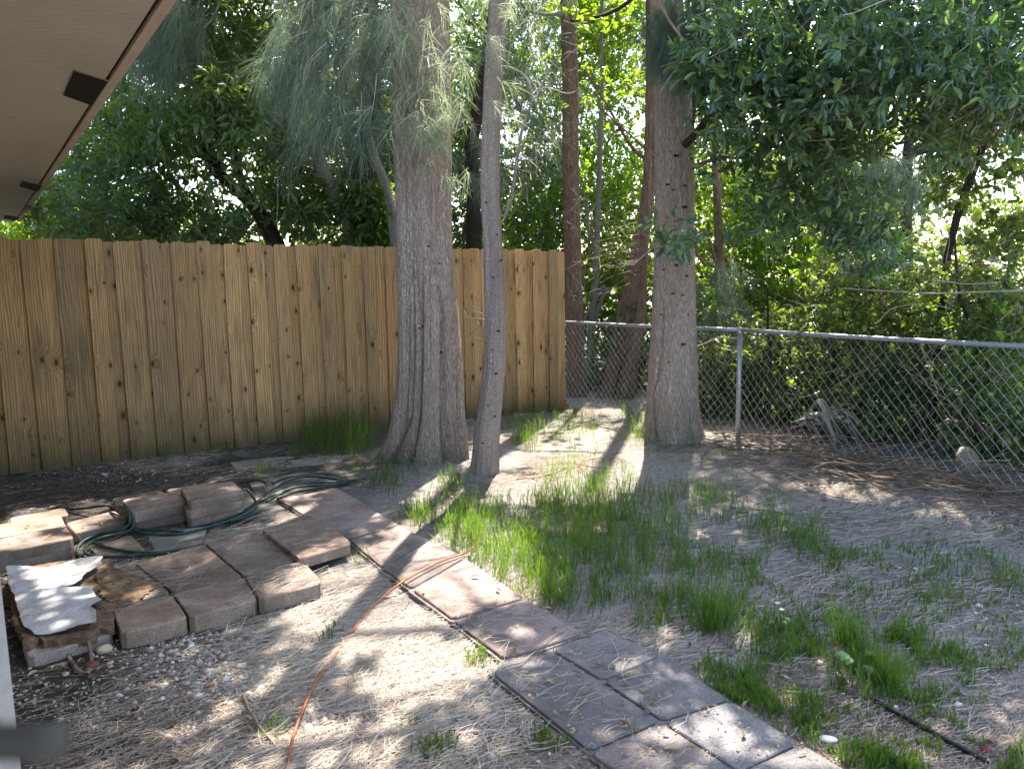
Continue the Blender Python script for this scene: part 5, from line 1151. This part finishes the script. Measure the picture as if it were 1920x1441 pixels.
# gravel
def ico():
    t_ = (1 + 5 ** .5) / 2; V = np.array([(-1, t_, 0), (1, t_, 0), (-1, -t_, 0), (1, -t_, 0), (0, -1, t_), (0, 1, t_), (0, -1, -t_), (0, 1, -t_), (t_, 0, -1), (t_, 0, 1), (-t_, 0, -1), (-t_, 0, 1)], float)
    Fs = np.array([(0, 11, 5), (0, 5, 1), (0, 1, 7), (0, 7, 10), (0, 10, 11), (1, 5, 9), (5, 11, 4), (11, 10, 2), (10, 7, 6), (7, 1, 8), (3, 9, 4), (3, 4, 2), (3, 2, 6), (3, 6, 8), (3, 8, 9), (4, 9, 5), (2, 4, 11), (6, 2, 10), (8, 6, 7), (9, 8, 1)])
    return V / np.linalg.norm(V[0]), Fs
def gauss_px(specs):
    px = []; py = []
    for (x_, y_, sx_, sy_, n_) in specs: px.append(RNG.normal(x_, sx_, n_)); py.append(RNG.normal(y_, sy_, n_))
    px = np.concatenate(px); py = np.concatenate(py); ok = (py > 740) & (py < 1700); return px[ok], py[ok]
px, py = gauss_px([(440, 1270, 60, 25, 1700), (570, 1380, 80, 40, 2400), (370, 1220, 80, 18, 900), (280, 1310, 160, 60, 800), (700, 1400, 120, 40, 500), (1500, 1200, 300, 130, 700), (1750, 1100, 200, 130, 400), (230, 890, 80, 12, 250), (800, 1250, 150, 80, 300)])
Pg = GS(px, py); Pg = Pg[surf(Pg[:, 0], Pg[:, 1]) - gz(Pg[:, 0], Pg[:, 1]) < .006]; Vg, Fg = ico(); n = len(Pg); s_ = RNG.lognormal(math.log(.0048), .50, n); s_ = np.minimum(s_, .018)
sc3 = s_[:, None] * RNG.uniform(.6, 1.3, (n, 3)) * np.array([1, 1, .65]); Pg[:, 2] = surf(Pg[:, 0], Pg[:, 1]) + s_ * .25
V = Pg[:, None] + Vg[None] * (1 + RNG.normal(size=(n, 12, 1)) * .12) * sc3[:, None]
o = link('gravel', arr_mesh('gravel', V.reshape(-1, 3), (Fg[None] + (np.arange(n) * 12)[:, None, None]).reshape(-1, 3), np.repeat(RNG.random(n), 12), True), M['gravel']); tag(o, 'pale pebbles and shell grit scattered over the sand', 'gravel', None, 'stuff')

# ------------------------------------------------------------------ needle litter
def litter(px, py, lmin, lmax, w, rlo, rhi, lift=.0, zsc=.02, thin=-9):
    P = GS(px, py); ons = surf(P[:, 0], P[:, 1]) > gz(P[:, 0], P[:, 1]) + .006
    kp = ((~ons) | (RNG.random(len(P)) < .13)) & ((v2(P[:, 0], P[:, 1], 2.3, 6.1) + RNG.normal(0, .25, len(P))) > thin); P = P[kp]; n = len(P); a = RNG.random(n) * math.pi; a = np.where(RNG.random(n) < .55, RNG.normal(.5, .5, n), a)
    d = np.stack([np.cos(a), np.sin(a), RNG.normal(0, .05, n)], 1); L = RNG.uniform(lmin, lmax, n); P = P - d * (L / 2)[:, None]
    def onslab(Q): return surf(Q[:, 0], Q[:, 1]) - gz(Q[:, 0], Q[:, 1]) > .012
    e0, e1, e2 = onslab(P), onslab(P + d * L[:, None]), onslab(P + d * (L / 2)[:, None]); kp = (e0 == e1) & (e1 == e2); P, d, L, n = P[kp], d[kp], L[kp], int(kp.sum())
    seg = 3; kk = RNG.normal(0, .35, n); V = []; side0 = np.stack([-d[:, 1], d[:, 0], np.zeros(n)], 1); h0 = np.abs(RNG.normal(0, zsc, n)) * .35 + .003 + lift
    for i in range(seg + 1):
        t_ = i / seg; q = P + d * (L * t_)[:, None] + side0 * (L * kk * (t_ * t_ - t_))[:, None]
        q[:, 2] = surf(q[:, 0], q[:, 1]) + h0 + d[:, 2] * L * (t_ - .5); sd2 = norm(side0 + np.array([0, 0, .5])) * (w / 2)
        V += [q - sd2, q + sd2]
    V = np.stack(V, 1).reshape(-1, 3); k = 2 * (seg + 1); F0 = np.array([(2 * i, 2 * i + 1, 2 * i + 3, 2 * i + 2) for i in range(seg)])
    return V, (F0[None] + (np.arange(n) * k)[:, None, None]).reshape(-1, 4), np.repeat(RNG.uniform(rlo, rhi, n), k)
px, py = gauss_px([(660, 1150, 75, 55, 12000), (600, 1240, 70, 45, 4500), (790, 1180, 70, 50, 5500), (850, 1330, 90, 50, 2500), (620, 1420, 120, 30, 1600)])
pa = litter(px, py, .06, .17, .0017, .35, 1.0, 0, .03, -.35)
n = 52000; px = RNG.uniform(-60, 1980, n); py = 780 + (1560 - 780) * RNG.random(n) ** 1.15
pb = litter(px, py, .03, .13, .0016, .0, .8, 0, .012, -.25)
px, py = gauss_px([(500, 950, 40, 22, 2400), (470, 1010, 60, 14, 1400), (640, 900, 60, 14, 900), (350, 870, 120, 10, 1500), (1450, 900, 160, 40, 5000), (1700, 960, 160, 40, 5000), (1280, 900, 120, 30, 2500), (300, 1085, 100, 28, 1500), (1100, 900, 120, 60, 3500), (1180, 1230, 60, 30, 500), (1550, 1080, 260, 110, 4500), (1750, 930, 160, 40, 3000)])
pc = litter(px, py, .06, .18, .0018, .2, .95, .002, .03, -.3)
V = []; Fs = []; R_ = []; b0 = 0
for v_, f_, r_ in (pa, pb, pc): V.append(v_); Fs.append(f_ + b0); R_.append(r_); b0 += len(v_)
o = link('needle_litter', arr_mesh('needle_litter', np.concatenate(V), np.concatenate(Fs), np.concatenate(R_)), M['straw']); tag(o, 'dry tan casuarina needles littering the sand and pavers', 'litter', None, 'stuff')
# fallen leaves
n = 7000; px = RNG.uniform(0, 1920, n); py = 790 + 650 * RNG.random(n) ** 1.1; px[:3000] = RNG.uniform(1300, 1950, 3000); py[:3000] = 835 + (px[:3000] - 1300) * .1 + np.abs(RNG.normal(0, 90, 3000))
P = GS(px, py); P[:, 2] = surf(P[:, 0], P[:, 1]) + .008; a = RNG.random(n) * 6.28
V, Fs, r = leaf_geo(P, np.stack([np.cos(a), np.sin(a), .1 + 0 * a], 1), norm(RNG.normal(size=(n, 3)) * .35 + np.array([0, 0, 1])), np.where(np.arange(n) % 14 == 0, RNG.uniform(.02, .055, n), RNG.uniform(.006, .020, n)), np.where(np.arange(n) % 14 == 0, RNG.uniform(.010, .022, n), RNG.uniform(.003, .010, n)), 'oval', np.where(np.arange(n) % 14 == 0, RNG.uniform(.4, .99, n), RNG.random(n) * .35))
o = link('fallen_leaves', arr_mesh('fallen_leaves', V, Fs, r), M['deadleaf']); tag(o, 'small brown and yellow fallen leaves over the yard', 'leaves', None, 'stuff')

# ------------------------------------------------------------------ feathery green weeds
def weeds(specs):
    Vs = []; Fs = []; Rs = []; b0 = 0
    P = []; H = []; R0 = []
    for (x_, y_, rx, ry, n_, h_) in specs:
        k = int(n_); mc = max(2, k // 8); ci = RNG.integers(0, mc, k); px = RNG.normal(x_, rx, mc)[ci] + RNG.normal(0, 11, k); py = np.clip(RNG.normal(y_, ry, mc)[ci] + RNG.normal(0, 6.5, k), 770, 1600); q = GS(px, py); q[:, 2] = gz(q[:, 0], q[:, 1]); P.append(q)
        pxm = F / q[:, 1]; hh = h_ / pxm * RNG.uniform(.30, 1.1, k); H.append(hh * (.55 + .6 * RNG.random(mc))[ci]); R0.append(np.clip(RNG.random(k) * .35 + (RNG.random(mc) * .62)[ci], 0, .98))
    P = np.concatenate(P); H = np.concatenate(H); R0 = np.concatenate(R0)
    ok = surf(P[:, 0], P[:, 1]) < gz(P[:, 0], P[:, 1]) + .004; P, H, R0 = P[ok], H[ok], R0[ok]; n = len(P)
    lean = RNG.normal(size=(n, 2)) * .20; d = norm(np.column_stack([lean, np.ones(n)]))
    bend = RNG.normal(size=(n, 2)) * .10
    def at(t_): return P + d * (H * t_)[:, None] + np.column_stack([bend * (H * t_ * t_)[:, None], 0 * H])
    sd_ = norm(np.column_stack([RNG.normal(size=(n, 2)), 0 * H]))
    V = []
    for t_ in (0, .5, 1): w_ = .0008 * (1 - .6 * t_) + .0005; V += [at(t_) - sd_ * w_, at(t_) + sd_ * w_]
    V = np.stack(V, 1).reshape(-1, 3); F0 = np.array([(0, 1, 3), (0, 3, 2), (2, 3, 5), (2, 5, 4)])
    Vs.append(V); Fs.append((F0[None] + (np.arange(n) * 6)[:, None, None]).reshape(-1, 3)); Rs.append(np.repeat(R0, 6)); b0 += len(V)
    for k in range(24):       # whorls of upright side needles
        t_ = .08 + .9 * RNG.random(n); a = RNG.random(n) * 6.283; L = H * (.07 + .13 * (1 - t_)) + .012
        base = at(t_) if False else P + d * (H * t_)[:, None] + np.column_stack([bend * (H * t_ * t_)[:, None], 0 * H])
        out_ = norm(np.column_stack([np.cos(a) * .42, np.sin(a) * .42, np.full(n, .9)])); tip = base + out_ * L[:, None]; s2 = np.column_stack([-np.sin(a), np.cos(a), 0 * a]) * .0008
        V = np.stack([base - s2, base + s2, tip], 1).reshape(-1, 3); Vs.append(V); Fs.append(np.arange(n * 3).reshape(-1, 3) + b0); Rs.append(np.repeat(np.clip(R0 + RNG.normal(0, .08, n), 0, .99), 3)); b0 += len(V)
    return arr_mesh('weeds', np.concatenate(Vs), np.concatenate(Fs), np.concatenate(Rs))
WS = [(640, 838, 40, 12, 380, 68), (600, 828, 25, 14, 180, 70), (700, 815, 22, 14, 110, 60), (620, 795, 40, 6, 60, 50), (740, 895, 25, 16, 110, 45), (690, 910, 20, 12, 50, 35), (480, 885, 25, 8, 40, 35), (570, 855, 20, 8, 40, 30),
      (850, 905, 14, 12, 70, 45), (800, 955, 30, 16, 110, 45), (775, 975, 12, 10, 50, 40), (850, 985, 25, 16, 120, 55), (890, 1010, 28, 20, 170, 60), (930, 965, 26, 14, 110, 45), (935, 1040, 40, 25, 150, 60),
      (1090, 1000, 80, 36, 750, 58), (1160, 960, 60, 30, 420, 60), (1050, 950, 25, 25, 100, 55), (1120, 1060, 60, 28, 340, 50), (1220, 1010, 35, 30, 200, 48), (1000, 1060, 50, 30, 220, 60), (1040, 1110, 28, 20, 150, 50), (1190, 1110, 60, 25, 140, 45), (1100, 1130, 40, 20, 80, 40),
      (990, 835, 18, 12, 80, 50), (1075, 815, 50, 8, 130, 25), (950, 800, 30, 10, 120, 35), (1020, 790, 50, 6, 120, 25), (1190, 820, 12, 12, 60, 50), (1130, 800, 30, 8, 60, 22), (1170, 780, 15, 5, 30, 25), (1290, 850, 40, 10, 50, 28), (1070, 860, 50, 20, 70, 28), (1160, 890, 30, 15, 40, 35),
      (1320, 950, 40, 18, 160, 45), (1370, 970, 25, 12, 60, 30), (1450, 985, 30, 16, 150, 45), (1505, 1012, 28, 14, 150, 40), (1385, 1050, 35, 14, 130, 30), (1320, 1060, 30, 20, 90, 40), (1560, 1050, 30, 12, 90, 30), (1400, 1090, 30, 14, 70, 25), (1620, 1040, 30, 8, 50, 20),
      (1340, 1165, 18, 18, 210, 85), (1300, 1130, 40, 25, 130, 50), (1240, 1150, 30, 18, 80, 45), (1590, 1200, 16, 18, 150, 70), (1650, 1275, 26, 22, 240, 65), (1600, 1260, 30, 20, 120, 45), (1480, 1190, 45, 18, 190, 45), (1420, 1180, 20, 15, 80, 45), (1510, 1225, 30, 14, 90, 35), (1440, 1240, 25, 10, 80, 30),
      (1700, 1200, 22, 14, 120, 45), (1745, 1230, 26, 12, 110, 38), (1810, 1250, 40, 14, 90, 32), (1690, 1310, 50, 12, 130, 28), (1760, 1120, 30, 14, 60, 26), (1620, 1110, 22, 8, 50, 24), (1820, 1050, 40, 8, 90, 22), (1700, 1030, 40, 8, 60, 20), (1880, 1090, 20, 20, 60, 30), (1900, 1215, 25, 20, 80, 32), (1760, 1330, 40, 12, 60, 20),
      (1370, 1290, 45, 14, 220, 35), (1440, 1320, 35, 14, 180, 35), (1500, 1360, 30, 16, 120, 32), (1540, 1330, 50, 20, 90, 28), (1620, 1430, 40, 14, 150, 45), (1700, 1400, 60, 20, 90, 24), (1330, 1255, 20, 10, 60, 26), (1900, 1430, 20, 15, 60, 40), (1680, 1440, 25, 12, 80, 45), (1560, 1160, 80, 30, 80, 24), (1700, 1090, 120, 40, 120, 22), (1500, 1110, 80, 30, 90, 24), (1800, 1180, 90, 50, 90, 22),
      (1180, 1355, 14, 12, 60, 42), (1028, 1398, 14, 9, 50, 30), (815, 1415, 16, 10, 50, 40), (895, 1240, 9, 5, 40, 30), (700, 1055, 10, 7, 36, 55), (752, 1098, 8, 5, 24, 25), (625, 1195, 8, 4, 14, 40), (515, 1370, 7, 5, 14, 45), (840, 1380, 30, 15, 30, 22), (300, 865, 20, 5, 25, 30), (425, 850, 12, 5, 25, 35), (1600, 1150, 190, 60, 160, 26), (1750, 1080, 130, 50, 120, 24), (1660, 900, 40, 10, 60, 28), (1560, 880, 30, 8, 40, 22)]
WS = [(a, b, c, d, n * 1.25, h) for a, b, c, d, n, h in WS]
o = link('weed_patches', weeds(WS), M['grass']); tag(o, 'feathery bright green weeds tufting over the sandy yard', 'weeds', None, 'stuff')
# two broad-leaved weeds
def herb(px, py, label, n, L, flowers=0):
    q = G(px, py); e_ = empty('leafy_weed', (q[0], q[1], 0), label, 'weed')
    for i in range(n):
        a = math.tau * i / n + random.uniform(-.4, .4); r_ = random.uniform(.3, 1) * L * 1.3; b = q + np.array([math.cos(a) * r_, math.sin(a) * r_, .02 + random.random() * .07])
        MB().tube([(q[0], q[1], 0), ((q[0] + b[0]) / 2, (q[1] + b[1]) / 2, b[2] * .7), tuple(b)], [.0015, .0012, .001], 4).build('stem', M['weed'], e_)
        D1 = np.array([[math.cos(a), math.sin(a), -.1]]); V, F_, r = leaf_geo(b[None], D1, np.array([[0.1, -.2, 1.]]), np.array([L]), np.array([L * .6]), 'oval', np.array([random.random()]))
        link('leaf', arr_mesh('leaf', V, F_, r), M['weed'], e_)
    for i in range(flowers):
        c = q + np.array([.01 * (-1) ** i, 0, .11 + .03 * i]); MB().tube([(q[0], q[1], 0), tuple(c)], .001, 4).build('stem', M['weed'], e_)
        mb = MB()
        for k in range(6):
            a = k * math.tau / 6; mb.add([(c[0], c[1], c[2]), (c[0] + math.cos(a - .4) * .008, c[1] + math.sin(a - .4) * .008, c[2] + .003), (c[0] + math.cos(a) * .013, c[1] + math.sin(a) * .013, c[2]), (c[0] + math.cos(a + .4) * .008, c[1] + math.sin(a + .4) * .008, c[2] + .003)], [(0, 1, 2, 3)])
        mb.build('flower', M['petal'], e_)
herb(1460, 1188, 'leafy weed with two tiny white flowers in the right half', 8, .035, 2)
herb(1600, 1265, 'broad pale green leafy weed without flowers in the lower right', 11, .05)
herb(1860, 1060, 'flat small-leaved weed in the sand at the right edge', 8, .03)
